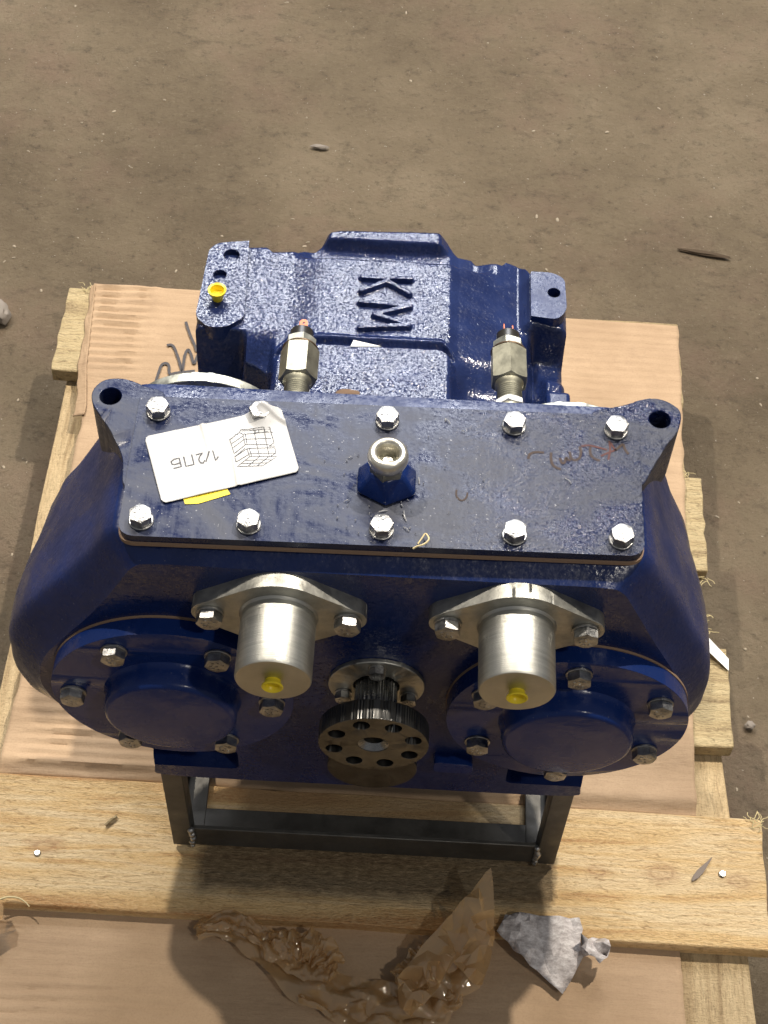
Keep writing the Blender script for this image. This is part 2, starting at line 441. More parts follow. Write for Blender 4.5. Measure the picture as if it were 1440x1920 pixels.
def rag_mat():
    m, nt, b = mat('grey_waste_paper', (.3, .27, .27), .6, 0, 0, .4)
    v = coords(nt)
    c = ramp(nt, noi(nt, coords(nt, (1, 2, 1), (0, 0, .9)), 90, 8, .8), [(.35, (.28, .25, .24)), (.5, (.52, .48, .47)), (.66, (.78, .75, .74))])
    nt.links.new(c, b.inputs['Base Color']); bump(nt, b, noi(nt, v, 220, 4, .7), .0012, .7); return m

M_CAST, M_MID, M_SM, M_PL = paint_cast(), paint_mid(), paint_smooth(), paint_plate()
M_BOLT = steel('zinc_plated_bolt', (.50, .495, .48), .25, .5, .8, 260, tint=(.22, .22, .22))
M_ALU = steel('cast_aluminium', (.52, .515, .47), .38, .62, .6, 80)
M_TURN = steel('turned_aluminium', (.53, .525, .48), .34, .50, .5, 30, st=(1, 26, 1), tint=(.40, .395, .36))
M_ZN = steel('yellowish_zinc_steel', (.46, .445, .35), .42, .62, .3, 90)
M_DARKST = steel('dark_machined_steel', (.15, .148, .142), .30, .5, .4, 90)
M_SHAFT = steel('bright_dark_steel', (.34, .34, .33), .2, .4, .4, 150)
M_BLACKST = steel('black_rolled_steel', (.11, .105, .095), .35, .6, .3, 40, metal=.6)
M_CHROME = steel('satin_nickel', (.80, .77, .68), .30, .42, .1, 50, metal=.85)
M_RIM = steel('galvanised_rim', (.66, .67, .60), .35, .6, .4, 110)
M_GASK = mat('brown_paper_gasket', (.25, .165, .11), .8)[0]
M_YEL = mat('yellow_plastic', (.80, .62, .02), .35)[0]; M_YEL.node_tree.nodes['Principled BSDF'].inputs['Subsurface Weight'].default_value = .0
M_BLK = mat('black_plastic', (.02, .018, .016), .3)[0]
M_COP = mat('copper_terminal', (.52, .13, .05), .4, .3)[0]
M_BRZ = steel('bronze_washer', (.52, .38, .27), .35, .5, .1, 100)
M_WHT = mat('white_nylon', (.78, .78, .76), .5)[0]
M_PAPER = None
def paper():
    m, nt, b = mat('white_label_paper', (.68, .68, .67), .45, 0, 0, .4)
    c = ramp(nt, noi(nt, coords(nt), 22, 5, .6), [(.35, (.47, .46, .44)), (.6, (.57, .57, .57))])
    nt.links.new(c, b.inputs['Base Color']); bump(nt, b, noi(nt, coords(nt), 30, 3, .5, 1), .002, .3); return m
M_PAPER = paper()
M_INK = mat('black_print', (.04, .04, .045), .5)[0]
M_MARK = mat('black_marker', (.035, .028, .03), .6)[0]
M_SCR = mat('brown_grease_crayon', (.075, .058, .052), .9, spec=.1)[0]
M_SCR2 = mat('red_grease_crayon', (.11, .058, .056), .9, spec=.1)[0]
M_WOOD = wood('pale_pallet_wood', (.60, .44, .25), (.52, .36, .19), (.36, .235, .115))
M_WOODF = wood('front_board_wood', (.78, .60, .36), (.72, .49, .23), (.50, .27, .11), (1, 14, 6), .8, stain_shade_front)
M_WOODG = wood('weathered_wood', (.56, .45, .26), (.46, .35, .19), (.25, .18, .10), fuzz=1.0)
M_WOODY = wood('stringer_wood', (.60, .46, .27), (.50, .37, .21), (.34, .24, .13), (18, 1, 6))
M_CARD = cardboard_mat(); M_GND = ground_mat(); M_FILM = film_mat(); M_RAG = rag_mat()
M_STONE = mat('grey_stone', (.22, .19, .16), .8)[0]
M_STRAW = mat('pale_straw', (.60, .50, .27), .6)[0]
M_SHAV = mat('bright_metal_shaving', (.8, .8, .8), .3, .6)[0]
M_BARK = mat('brown_bark', (.14, .085, .05), .8)[0]

# ------------------------------------------------------------------ ground
bm = bmesh.new(); N = 130
x0, x1, y0, y1 = -1.7, 1.7, -1.3, 2.2
G = [[None]*(N+1) for _ in range(N+1)]
ZG = -.144
def gz(x, y): return ZG + .006*(noise.noise(Vector((x*2.1, y*2.1, 0))))+.0035*noise.noise(Vector((x*9, y*9, 3)))-.004
for i in range(N+1):
    for j in range(N+1):
        x, y = x0+(x1-x0)*i/N, y0+(y1-y0)*j/N
        G[i][j] = bm.verts.new((x, y, gz(x, y)))
for i in range(N):
    for j in range(N): bm.faces.new((G[i][j], G[i+1][j], G[i+1][j+1], G[i][j+1]))
# wide outer skirt of the same floor
o_ = 14
ring = [G[i][0] for i in range(N+1)]+[G[N][j] for j in range(1, N+1)]+[G[i][N] for i in range(N-1, -1, -1)]+[G[0][j] for j in range(N-1, 0, -1)]
out = []
for v in ring:
    d = Vector((v.co.x, v.co.y-.45, 0)); out.append(bm.verts.new((d.x*9, d.y*9+.45, ZG-.004)))
for i in range(len(ring)):
    j = (i+1) % len(ring); bm.faces.new((ring[i], out[i], out[j], ring[j]))
g = finish(bm, 'ground', M_GND, ang=60); g['kind'] = 'structure'; g['label'] = 'dusty trampled brown earth and concrete floor'

# loose grit
bm = bmesh.new()
for k in range(420):
    x, y = random.uniform(-.95, .95), random.uniform(-.6, 1.35)
    if abs(x) < .42 and y < .42: continue
    r = random.uniform(.0008, .0026)*(1.6 if random.random() < .05 else 1)
    z = gz(x, y)
    vs = bmesh.ops.create_icosphere(bm, subdivisions=1, radius=r)['verts']
    sx, sy, a = random.uniform(.8, 2.2), random.uniform(.6, 1.2), random.uniform(0, pi)
    for v in vs:
        p = v.co.copy(); p.x *= sx; p.y *= sy; p.z *= .6
        v.co = Vector((x+p.x*cos(a)-p.y*sin(a), y+p.x*sin(a)+p.y*cos(a), z+p.z+r*.2))
gr = finish(bm, 'grit', mat('grit_stone', (.30, .25, .18), .8)[0], ang=0)
tag(gr, 'fine loose grit and crumbs scattered over the dusty floor', 'grit', kind='stuff')

def lump(name, c, size, mt, label, cat, seed=0, rot=0, group=None):
    bm = bmesh.new(); vs = bmesh.ops.create_icosphere(bm, subdivisions=3, radius=1)['verts']
    for v in vs:
        n = v.co.normalized(); k = 1+.35*noise.noise(n*1.6+Vector((seed, 0, 0)))+.12*noise.noise(n*5+Vector((seed, 3, 0)))
        p = Vector((n.x*size[0], n.y*size[1], n.z*size[2]))*k
        v.co = Vector((p.x*cos(rot)-p.y*sin(rot), p.x*sin(rot)+p.y*cos(rot), p.z))
    o = finish(bm, name, mt, ang=30, origin=Vector(c)+Vector((0, 0, size[2]*.7)))
    return tag(o, label, cat, group)
p = atz(2, 592, ZG); lump('stone', (p.x, p.y, ZG), (.014, .020, .012), M_STONE, 'grey stone lying at the left edge of the picture', 'stone', 3, .5)
p = atz(600, 277, ZG); lump('pebble', (p.x, p.y, ZG), (.013, .004, .003), M_STONE, 'flat pale chip on the bare floor high above the casting', 'pebble', 5, -.1)
p = atz(1405, 1362, ZG); lump('pebble', (p.x, p.y, ZG), (.006, .005, .004), M_STONE, 'small grey pebble on the floor right of the pallet', 'pebble', 8, .3)
p = atz(1322, 474, ZG); tw = lump('floor_dent', (p.x, p.y, ZG-.0035), (.040, .0045, .0030), mat('dark_floor_dent', (.075, .055, .038), .95, spec=.1)[0], 'long dark dent in the floor at upper right', 'dent', 14, -.16)  # flat dark lump in place of a dark dent in the floor

# ------------------------------------------------------------------ pallet
PHI, OX, OY = -0.010154, -0.0242, 0.40
def pw(u, v, z=0): return Vector((OX+cos(PHI)*u-sin(PHI)*v, OY+sin(PHI)*u+cos(PHI)*v, z))
pallet = thing('wooden_pallet', 'rough pale wooden pallet carrying the blue gearbox', 'pallet', pw(0, -.55, ZG))
def board(name, u0, u1, v0, v1, z0, z1, mt, seed, along='u', chip=.003, skew=0.0):
    """a sawn board with slightly uneven, chipped ends"""
    bm = bmesh.new(); nu = 40; nv = 10
    def top(i, j, z):
        a, b = i/nu, j/nv
        u, v = u0+(u1-u0)*a, v0+(v1-v0)*b
        ea = chip*(.35*noise.noise(Vector((b*6, seed, 0)))+.45*noise.noise(Vector((b*31, seed, 1))))
        eb = chip*.6*(noise.noise(Vector((a*9, seed, 2))))
        if along == 'u':
            if i in (0, nu): u += ea*(1 if i else -1)*1.5
            if j in (0, nv): v += eb
        else:
            if j in (0, nv): v += chip*(noise.noise(Vector((a*6, seed, 0))))*1.5
            if i in (0, nu): u += chip*.6*(noise.noise(Vector((b*9, seed, 2))))
        dz = .0008*noise.noise(Vector((a*3, b*3, seed)))
        return pw(u-skew*v, v, z+dz)
    T = [[bm.verts.new(top(i, j, z1)) for j in range(nv+1)] for i in range(nu+1)]
    B = [[bm.verts.new(top(i, j, z0)) for j in range(nv+1)] for i in range(nu+1)]
    for i in range(nu):
        for j in range(nv):
            bm.faces.new((T[i][j], T[i+1][j], T[i+1][j+1], T[i][j+1])); bm.faces.new((B[i][j], B[i][j+1], B[i+1][j+1], B[i+1][j]))
    for i in range(nu):
        bm.faces.new((T[i][0], B[i][0], B[i+1][0], T[i+1][0])); bm.faces.new((T[i][nv], T[i+1][nv], B[i+1][nv], B[i][nv]))
    for j in range(nv):
        bm.faces.new((T[0][j], T[0][j+1], B[0][j+1], B[0][j])); bm.faces.new((T[nu][j], B[nu][j], B[nu][j+1], T[nu][j+1]))
    return finish(bm, name, mt, pallet, ang=40, bevel=.0012, seg=1)
board('deck_board', -.405, .400, -.140, .002, -.022, 0, M_WOODG, 1)
board('deck_board', -.325, .4165, -.386, -.249, -.022, 0, M_WOODG, 2)
board('deck_board', -.322, .431, -.617, -.491, -.022, 0, M_WOODG, 3)
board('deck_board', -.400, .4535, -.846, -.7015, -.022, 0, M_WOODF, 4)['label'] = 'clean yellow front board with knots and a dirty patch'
board('deck_board', -.395, .43, -1.12, -.985, -.026, -.004, M_WOOD, 5)
board('stringer_board', .302, .390, -1.12, 0, -.0445, -.0225, M_WOODY, 6, 'v', skew=.052)
board('stringer_board', -.05, .05, -1.12, 0, -.0445, -.0225, M_WOODY, 7, 'v')
board('stringer_board', -.388, -.30, -1.12, 0, -.0445, -.0225, M_WOODY, 8, 'v')
for k, (u, w, sk) in enumerate(((-.388, .088, 0), (-.05, .1, 0), (.302, .088, .052))):
    for q, v in enumerate((-.12, -.62, -1.12)):
        board('block', u, u+w, v, v+.12, -.1225, -.045, M_WOODG, 20+k*3+q, skew=sk)
    board('bottom_board', u, u+w, -1.12, 0, ZG+.001, -.123, M_WOODG, 40+k, 'v', skew=sk)
# nails in the front board
def nail(px, py, r=.0038):
    c = atz(px, py, .0005); bm = bmesh.new()
    lathe(bm, [(0, .0022), (r*.8, .0022), (r, .0012), (r, -.001), (0, -.001)], lambda u, v, w: (u, v, w), 14)
    finish(bm, 'nail', M_SHAFT, pallet, origin=c)
nail(1354, 1639); nail(70, 1600, .0036)

# ------------------------------------------------------------------ cardboard under the gearbox
def grid_sheet(name, fn, mt, nu, nv, thick, parent=None, ang=50):
    bm = bmesh.new(); T = [[bm.verts.new(fn(i/nu, j/nv)) for j in range(nv+1)] for i in range(nu+1)]
    for i in range(nu):
        for j in range(nv): bm.faces.new((T[i][j], T[i+1][j], T[i+1][j+1], T[i][j+1]))
    o = finish(bm, name, mt, parent, ang=ang, recalc=False)
    if thick:
        s = o.modifiers.new('thickness', 'SOLIDIFY'); s.thickness = thick; s.offset = -1
    return o
def lerp(a, b, t): return a+(b-a)*t
def pw_interp(tab, x):
    if x <= tab[0][0]: return tab[0][1]
    for (a, b), (c, d) in zip(tab, tab[1:]):
        if x <= c: return b+(d-b)*(x-a)/(c-a)
    return tab[-1][1]
# left / right edge of the sheet in pallet coordinates as a function of v
LE = [(-.7005, -.368), (-.55, -.359), (-.42, -.354), (-.20, -.352), (-.135, -.362), (.004, -.372)]
RE = [(-.7005, .3855), (-.6, .386), (-.2, .395), (-.1, .3985), (.004, .398)]
def corr(u, v):
    # crushed corrugation: ridges along u, strongest in the two patches the photograph shows
    m1 = sstep(-.375, -.35, u)*(1-sstep(-.31, -.285, u))*sstep(-.16, -.12, v)*1.0
    m2 = (sstep(-.36, -.33, u)*(1-sstep(-.12, -.05, u)))*sstep(-.73, -.70, v)*(1-sstep(-.60, -.56, v))*.9
    m3 = .25*sstep(-.2, -.1, v)
    a = m1+m2+m3
    ph = v*2*pi/.0125+2.2*noise.noise(Vector((u*9, v*14, 0)))
    return .0021*a*sin(ph)*(.8+.4*noise.noise(Vector((u*20, v*30, 5))))
def card_main(a, b):
    v = lerp(-.7005, .006-.013*a, b)
    v += .002*noise.noise(Vector((a*14, b*3, 1))) if b in (0, 1) else 0
    l, r = pw_interp(LE, v), pw_interp(RE, v)
    if a in (0, 1): l += .003*noise.noise(Vector((b*25, 0, 3))); r += .0025*noise.noise(Vector((b*25, 5, 3)))
    u = lerp(l, r, a)
    z = .0062+corr(u, v)+.0016*noise.noise(Vector((u*5, v*7, 2)))
    # sags between the deck boards
    for lo, hi in ((-.249, -.140), (-.491, -.386), (-.7015, -.617)):
        c, h = (lo+hi)/2, (hi-lo)/2
        t = (v-c)/h
        if abs(t) < 1: z -= .006*(1-t*t)**2
    z -= .012*sstep(-.682, -.7005, v) if v < -.682 else 0
    crease = abs(u+.288+.05*(v))            # soft vertical fold near the left end
    z += .0018*exp(-(crease/.006)**2)*sstep(-.2, -.1, v)
    z = max(z, .0045 if not -.7016 < v < -.617 else -.03)
    return pw(u, v, z)
card = thing('cardboard_sheet', 'brown corrugated cardboard sheet lying under the blue gearbox', 'cardboard', pw(0, -.36, 0))
s = grid_sheet('sheet', card_main, M_CARD, 160, 230, .0038, card)
# torn double edge on the left with an upright lip
def lip(a, b):
    v = lerp(-.215, .004, b); u = pw_interp(LE, v)
    w = -.012*a*(1.2-.7*b)+.003*noise.noise(Vector((b*9, a*2, 7)))*a
    return pw(u+.003+w, v, .0072-.006*a+.0012*noise.noise(Vector((b*60, a*3, 1))))
grid_sheet('torn_edge', lip, M_CARD, 8, 60, .0012, card)
# marker scribble
bm = bmesh.new()
def zpt(x, y, ox, oy, k, z): return atz(ox+x/k, oy+y/k, z)
strokes = [[(688, 285), (700, 325), (715, 365), (735, 410), (745, 440)],
           [(590, 408), (608, 404), (625, 415), (640, 450), (655, 495), (668, 540), (676, 500), (684, 455), (700, 430), (715, 455), (728, 500), (742, 480), (750, 455)],
           [(532, 598), (545, 555), (562, 510), (585, 500), (600, 515), (604, 555), (640, 550), (690, 545), (735, 540)]]
for st in strokes:
    q = [zpt(x, y, 100, 500, 2.769, .0085) for x, y in st]
    q = [Vector(t) for t in catmull([tuple(t) for t in q], 6)]
    ribbon(bm, q, .0036)
finish(bm, 'marker_scribble', M_MARK, card, ang=0)

# front cardboard, lower down, lying on the stringers
def card_low(a, b):
    v = lerp(-1.03, -.775, b); l = -.42; r = .362+.004*(1-b)
    if a == 1: r += .002*noise.noise(Vector((b*22, 0, 9)))
    u = lerp(l, r, a)
    m = (1-sstep(-.25, -.10, u))*(1-sstep(-.93, -.90, v))
    z = -.0165+.0022*noise.noise(Vector((u*4, v*6, 4)))+.0014*m*sin(v*2*pi/.013+2*noise.noise(Vector((u*8, v*12, 2))))
    z += .010*sstep(-.90, -1.0, v)
    return pw(u, v, z)
c2 = grid_sheet('cardboard_sheet', card_low, M_CARD, 130, 70, .0035)
tag(c2, 'brown cardboard sheet below and in front of the yellow front board', 'cardboard')

# ------------------------------------------------------------------ steel stand
stand = thing('steel_stand', 'black welded angle iron stand under the blue gearbox', 'stand', (0, -.29, 0))
FZ = .174                      # top of the stand
def angle_leg(cx, cy, sx, sy):
    bm = bmesh.new(); w, t = .040, .0045
    P = [(0, 0), (.0205, 0), (.0205, .020), (.0165, .020), (.0165, t), (0, t)]
    P = [(cx+sx*u, cy+sy*v) for u, v in P]
    plate(bm, P, [], .0065, FZ-.0005, mZ)
    return finish(bm, 'leg', M_BLACKST, stand, bevel=.0008, seg=2)
XL, XR, YF, YB = -.199, .199, -.372, -.185
angle_leg(XL, YF, 1, 1); angle_leg(XR, YF, -1, 1); angle_leg(XL, YB, 1, -1); angle_leg(XR, YB, -1, -1)
def bar(name, x0, x1, y0, y1, z0, z1):
    bm = bmesh.new(); box(bm, x0, x1, y0, y1, z0, z1); return finish(bm, name, M_BLACKST, stand, bevel=.001)
def angle_bar_x(y, s, z=.0065):
    bm = bmesh.new(); w, t = .040, .0045
    P = [(0, 0), (w, 0), (w, t), (t, t), (t, w), (0, w)]
    plate(bm, [(y+s*u, z+v) for u, v in P], [], XL+.0215, XR-.0215, lambda u, v, w_: (w_, u, v))
    finish(bm, 'crossbar', M_BLACKST, stand, bevel=.001)
angle_bar_x(YF+.001, 1); angle_bar_x(YB-.001, -1)
for x, s_ in ((XL+.001, 1), (XR-.001, -1)):
    bm = bmesh.new(); w, t = .028, .0045
    P = [(0, 0), (w, 0), (w, t), (t, t), (t, w), (0, w)]
    plate(bm, [(x+s_*(u+.0015), .0072+v) for u, v in P], [], YF+.0075, YB-.0075, lambda u, v, w_: (u, w_, v))
    finish(bm, 'crossbar', M_BLACKST, stand, bevel=.001)
# weld beads
for cx in (XL+.021, XR-.021):
    bm = bmesh.new()
    for k in range(9):
        z = .008+k*.0046; r = .0032*random.uniform(.7, 1.3)
        bmesh.ops.create_icosphere(bm, subdivisions=2, radius=r, matrix=Matrix.Translation((cx+random.uniform(-.001, .001), YF-.0002, z)))
    finish(bm, 'weld_bead', M_BOLT, stand, ang=80)

# ------------------------------------------------------------------ gearbox
gb = thing('gearbox', 'dark blue cast gearbox with pump flange on a steel stand', 'gearbox', (0, -.28, FZ))
YFACE = -.375
ZTOP = .560                    # casting face under the top cover
SEC_F = [(0, .547), (.10, .547), (.172, .547), (.190, .541), (.203, .518), (.224, .475), (.248, .428), (.264, .392), (.270, .358), (.265, .318), (.248, .284), (.226, .258), (.2075, .232), (.2035, .212), (.200, .192), (.184, .1768), (0, .1765)]
SEC_S = [(0, .5598), (.10, .5598), (.192, .5598), (.2115, .552), (.2275, .522), (.2450, .490), (.2620, .458), (.2785, .427), (.2905, .390), (.2935, .350), (.2905, .312), (.277, .277), (.248, .250), (.222, .222), (.204, .196), (.186, .1768), (0, .1765)]
def section(t, y=-.3, scale_l=1.085, inset=0.0):
    P = []
    for (a, b), (c, d) in zip(SEC_F, SEC_S): P.append((a+(c-a)*t, b+(d-b)*t))
    R = catmull(P, 6)
    kb = 1-.045*sstep(-.33, -.20, y)
    def lob(x, z, sd):
        w = sstep(.205, .28, x)
        k = 1+(kb-1)*w+.010*w*t*noise.noise(Vector((sd*7, y*16, z*14)))+.004*w*noise.noise(Vector((sd*3, y*45, z*45)))
        return (x*k, z)
    R0 = R; R = [lob(x, z, 1) for x, z in R0]; Q = [lob(x, z, -1) for x, z in R0]
    Lf = [(-x*(1+(scale_l-1)*sstep(.2, .30, x)), z) for x, z in Q[::-1]]
    return R+Lf[1:-1]
bm = bmesh.new(); rings = []
YS = [(-.375, 0), (-.3735, .05), (-.3705, .18), (-.3665, .36), (-.3620, .56), (-.3580, .74), (-.3540, .89), (-.3500, .97), (-.345, 1.0), (-.335, 1.0), (-.325, 1.0), (-.31, 1.0), (-.295, 1.0), (-.28, 1.0), (-.265, 1.0), (-.25, 1.0), (-.235, 1.0), (-.222, .99), (-.212, .95), (-.205, .86)]
for y, t in YS:
    rings.append([bm.verts.new((x, y, z)) for x, z in section(t, y)])
n = len(rings[0])
for A, B in zip(rings, rings[1:]):
    for i in range(n): bm.faces.new((A[i], A[(i+1) % n], B[(i+1) % n], B[i]))
bm.faces.new(rings[0]); bm.faces.new(rings[-1][::-1])
casing = finish(bm, 'casing', M_MID, gb, ang=28)
# bolt pockets at the two bottom corners, cut out of the casting
def cut(o, P, y0, y1, bev):
    bm = bmesh.new(); plate(bm, P, [], y0, y1, mY)
    cu = finish(bm, 'cutter', M_SM, None, ang=0, bevel=bev, seg=3)
    cu.location = (0, 0, 0)
    md = o.modifiers.new('cut', 'BOOLEAN'); md.object = cu; md.operation = 'DIFFERENCE'; md.solver = 'EXACT'
    loc = o.location.copy(); cu.location = (0, 0, 0)
    bpy.context.view_layer.update()
    dg = bpy.context.evaluated_depsgraph_get(); me = bpy.data.meshes.new_from_object(o.evaluated_get(dg))
    o.modifiers.clear(); o.data = me; bpy.data.objects.remove(cu, do_unlink=True); smooth(me, 28)
for sg in (-1, 1):
    xa, xb = (-.25, -.122) if sg < 0 else (.130, .26)
    cut(casing, roundpoly([(xa, .1985), (xb, .1985), (xb, .236), (xa, .236)], .008, 6), -.40, -.352, .003)
# small lug right of the coupling
bm = bmesh.new(); P = roundpoly([(.060, .236), (.096, .236), (.096, .252), (.060, .256)], .006); plate(bm, P, [], -.386, -.374, mY)
finish(bm, 'cast_lug', M_SM, gb, bevel=.004, seg=3)

# lifting ears (cast on, with their webs)
def ear(pts, hole, r, name):
    bm = bmesh.new(); P = [q[:2] for q in catmull(pts, 4, True)]
    plate(bm, P, [circle(*hole, r, 32)], .506, .5695, mZ)
    return finish(bm, name, M_PL, gb, bevel=.002, seg=3)
def pxl(L_, z): return [tuple(atz(x, y, z)[:2]) for x, y in L_]
EL = pxl([(310, 742), (270, 723), (242, 712), (215, 709), (190, 715), (173, 734), (174, 757), (188, 779), (207, 808), (224, 843), (230, 868), (229, 900), (240, 905), (262, 800)], .5695)
ER = pxl([(1110, 774), (1165, 760), (1207, 749), (1234, 747), (1262, 758), (1277, 775), (1271, 808), (1247, 839), (1221, 884), (1206, 908), (1192, 900), (1150, 810)], .5695)
ear(EL, (-.2245, -.2295), .0088, 'lifting_ear'); ear(ER[::-1], (.2225, -.2235), .0088, 'lifting_ear')

# bolts --------------------------------------------------------------
def bolt_mesh(name, mp, af=.0185, h=.0078):
    bm = bmesh.new(); q = af/.0185
    lathe(bm, [(0, 0), (.0108*q, 0), (.0112*q, .0004), (.0112*q, .0018), (.0106*q, .0022), (0, .0022)], mp, 32)
    hexbody(bm, af, .0024, .0024+h, mp, ch0=False)
    # raised grade marks on the head
    for k in range(7):
        a = k*2*pi/7+.4
        c = (af*.27*cos(a)*(k > 0), af*.27*sin(a)*(k > 0))
        ring_ = circle(c[0], c[1], .0011+.0005*(k % 2), 5+k % 3); plate(bm, ring_, [], .0024+h-.0001, .0024+h+.0005, mp)
    bmesh.ops.recalc_face_normals(bm, faces=bm.faces)
    me = bpy.data.meshes.new(name); bm.to_mesh(me); bm.free(); me.materials.append(M_BOLT); smooth(me, 32); return me
BM_UP = bolt_mesh('bolt_up', lambda u, v, w: (u, v, w), .0160, .0082)
BM_FR = bolt_mesh('bolt_front', lambda u, v, w: (u, -w, v))
def bolt(me, loc, parent, rot):
    o = bpy.data.objects.new('bolt', me); COL.objects.link(o); o.location = loc
    if me is BM_UP: o.rotation_euler.z = rot
    else: o.rotation_euler.y = rot
    attach(o, parent); return o

# top cover ----------------------------------------------------------
PLX0, PLX1, PLY0, PLY1 = -.2005, .2035, -.3635, -.2265
P = roundpoly([(PLX0, PLY0), (PLX1, PLY0), (PLX1+.001, PLY1), (PLX0, PLY1)], [.014, .014, .003, .003], 8)
P = [(x, y+.006*(x/.2)*.5) for x, y in P]
bm = bmesh.new(); plate(bm, P, [], .5642, .572, mZ)
cover = finish(bm, 'top_cover', M_PL, gb, bevel=.0008, seg=2)
bm = bmesh.new(); Pg = [(x*1.004, y-.0012) for x, y in P]; plate(bm, Pg, [], .5603, .5640, mZ)
finish(bm, 'gasket', M_GASK, cover)
bxs = [-.1844, -.1021, 0, .1021, .1844]
for k, x in enumerate(bxs):
    for y in (-.3494, -.243):
        q = bolt(BM_UP, (x+.001, y+.003*(x/.2), .572), cover, random.uniform(0, 1))
# handwriting on the cover
bm = bmesh.new(); bm2 = bmesh.new()
def ink(bm_, pts, w, z=.5723, ox=820, oy=780, k=3.0):
    q = [tuple(zpt(x, y, ox, oy, k, z)) for x, y in pts]; ribbon(bm_, [Vector(t) for t in catmull(q, 6)], w)
for st in ([(640, 205), (640, 245), (655, 280), (695, 300)], [(690, 235), (700, 262), (715, 262), (725, 235), (735, 245), (750, 250)],
           [(745, 200), (752, 235), (775, 248), (800, 235), (808, 200), (800, 170)], [(860, 175), (862, 215), (885, 240), (915, 250)],
           [(1005, 190), (1030, 168), (1045, 160), (1055, 185), (1075, 215)], [(600, 205), (550, 203), (520, 215), (512, 240)],
           ): ink(bm, st, .0021)
bm3 = bmesh.new(); ink(bm3, [(108, 415), (108, 450), (135, 475), (162, 460), (170, 430)], .0014); finish(bm3, 'handwriting', M_SCR, cover, ang=0)
for st in ([(810, 170), (850, 165), (900, 175), (955, 190)], [(968, 140), (972, 190), (962, 245)], [(920, 225), (965, 205), (1005, 190)], [(975, 150), (990, 175), (1005, 195)]): ink(bm2, st, .0017)
finish(bm, 'handwriting', M_SCR, cover, ang=0); finish(bm2, 'handwriting', M_SCR2, cover, ang=0)

# breather -----------------------------------------------------------
br = None
bm = bmesh.new(); c = (.003, -.304)
P = [(c[0]+.0262*cos(a), c[1]+.0235*sin(a)) for a in [radians(d_) for d_ in (30, 90, 150, 210, 270, 330)]]
T = [(c[0]+.0150*cos(a), c[1]+.0145*sin(a)) for a in [radians(d_) for d_ in (30, 90, 150, 210, 270, 330)]]
lo = [bm.verts.new((x, y, .5722)) for x, y in P]; lo2 = [bm.verts.new((x, y, .5755)) for x, y in P]; hi = [bm.verts.new((x, y, .5925)) for x, y in T]
for A, B in ((lo, lo2), (lo2, hi)):
    for i in range(6): bm.faces.new((A[i], A[(i+1) % 6], B[(i+1) % 6], B[i]))
bm.faces.new(hi); bm.faces.new(lo[::-1])
br = finish(bm, 'breather', M_SM, cover, bevel=.0025, seg=3, ang=50)
bm = bmesh.new(); hexbody(bm, .0245, .590, .6000, mZ, c, rot=.3)
finish(bm, 'hex_nut', M_ZN, br)
bm = bmesh.new()
lathe(bm, [(.0120, .599), (.0146, .6005), (.0157, .6035), (.0159, .6070), (.0152, .6105), (.0138, .6128), (.0118, .6136), (.0098, .6128), (.0086, .6105), (.0080, .6040), (.0076, .5985), (.0052, .5980), (.0050, .6000), (.0040, .6012), (.0030, .6008), (0, .6008)], mZ, 64, c)
finish(bm, 'cap', M_CHROME, br, ang=50)

# printed label ------------------------------------------------------
LC = [atz(271, 820, .5728), atz(527, 766, .5728), atz(562, 885, .5728), atz(304, 945, .5728)]
def lab(u, v):           # u along the long side, v across
    p = LC[0].lerp(LC[1], u).lerp(LC[3].lerp(LC[2], u), v)
    du, dv = u-.86, v
    # corner lifted over the bolt head, with a diagonal fold
    k = exp(-((du)/.085)**2)*exp(-(dv/.28)**2)
    f = exp(-(((u-.93)*1.5-(v-.12)*.9)/.045)**2)*(1-sstep(.3, .5, v))*sstep(.80, .9, u)
    p.z += .0113*k+.0035*f+.0003+.0005*(1+noise.noise(Vector((u*5, v*4, 1))))
    p.z += .0015*exp(-((u-.42)/.018)**2)*(1-v)+.0012*exp(-((u-.60+.05*v)/.012)**2)*v
    return p
NUL, NVL = 120, 60
bm = bmesh.new(); T = {}
def incorner(u, v, r=.022):
    W_, H_ = 1.0, .5; x, y = u, v*.5
    cx = min(max(x, r), W_-r); cy = min(max(y, r), H_-r)
    return hypot(x-cx, y-cy) <= r*1.02
for i in range(NUL+1):
    for j in range(NVL+1):
        if incorner(i/NUL, j/NVL): T[i, j] = bm.verts.new(lab(i/NUL, j/NVL))
for i in range(NUL):
    for j in range(NVL):
        q = [T.get(k) for k in ((i, j), (i, j+1), (i+1, j+1), (i+1, j))]; q = [t for t in q if t]
        if len(q) >= 3: bm.faces.new(q)
label = finish(bm, 'label', M_PAPER, cover, ang=60); label.data.update()
sd = label.modifiers.new('thickness', 'SOLIDIFY'); sd.thickness = .00025; sd.offset = 1
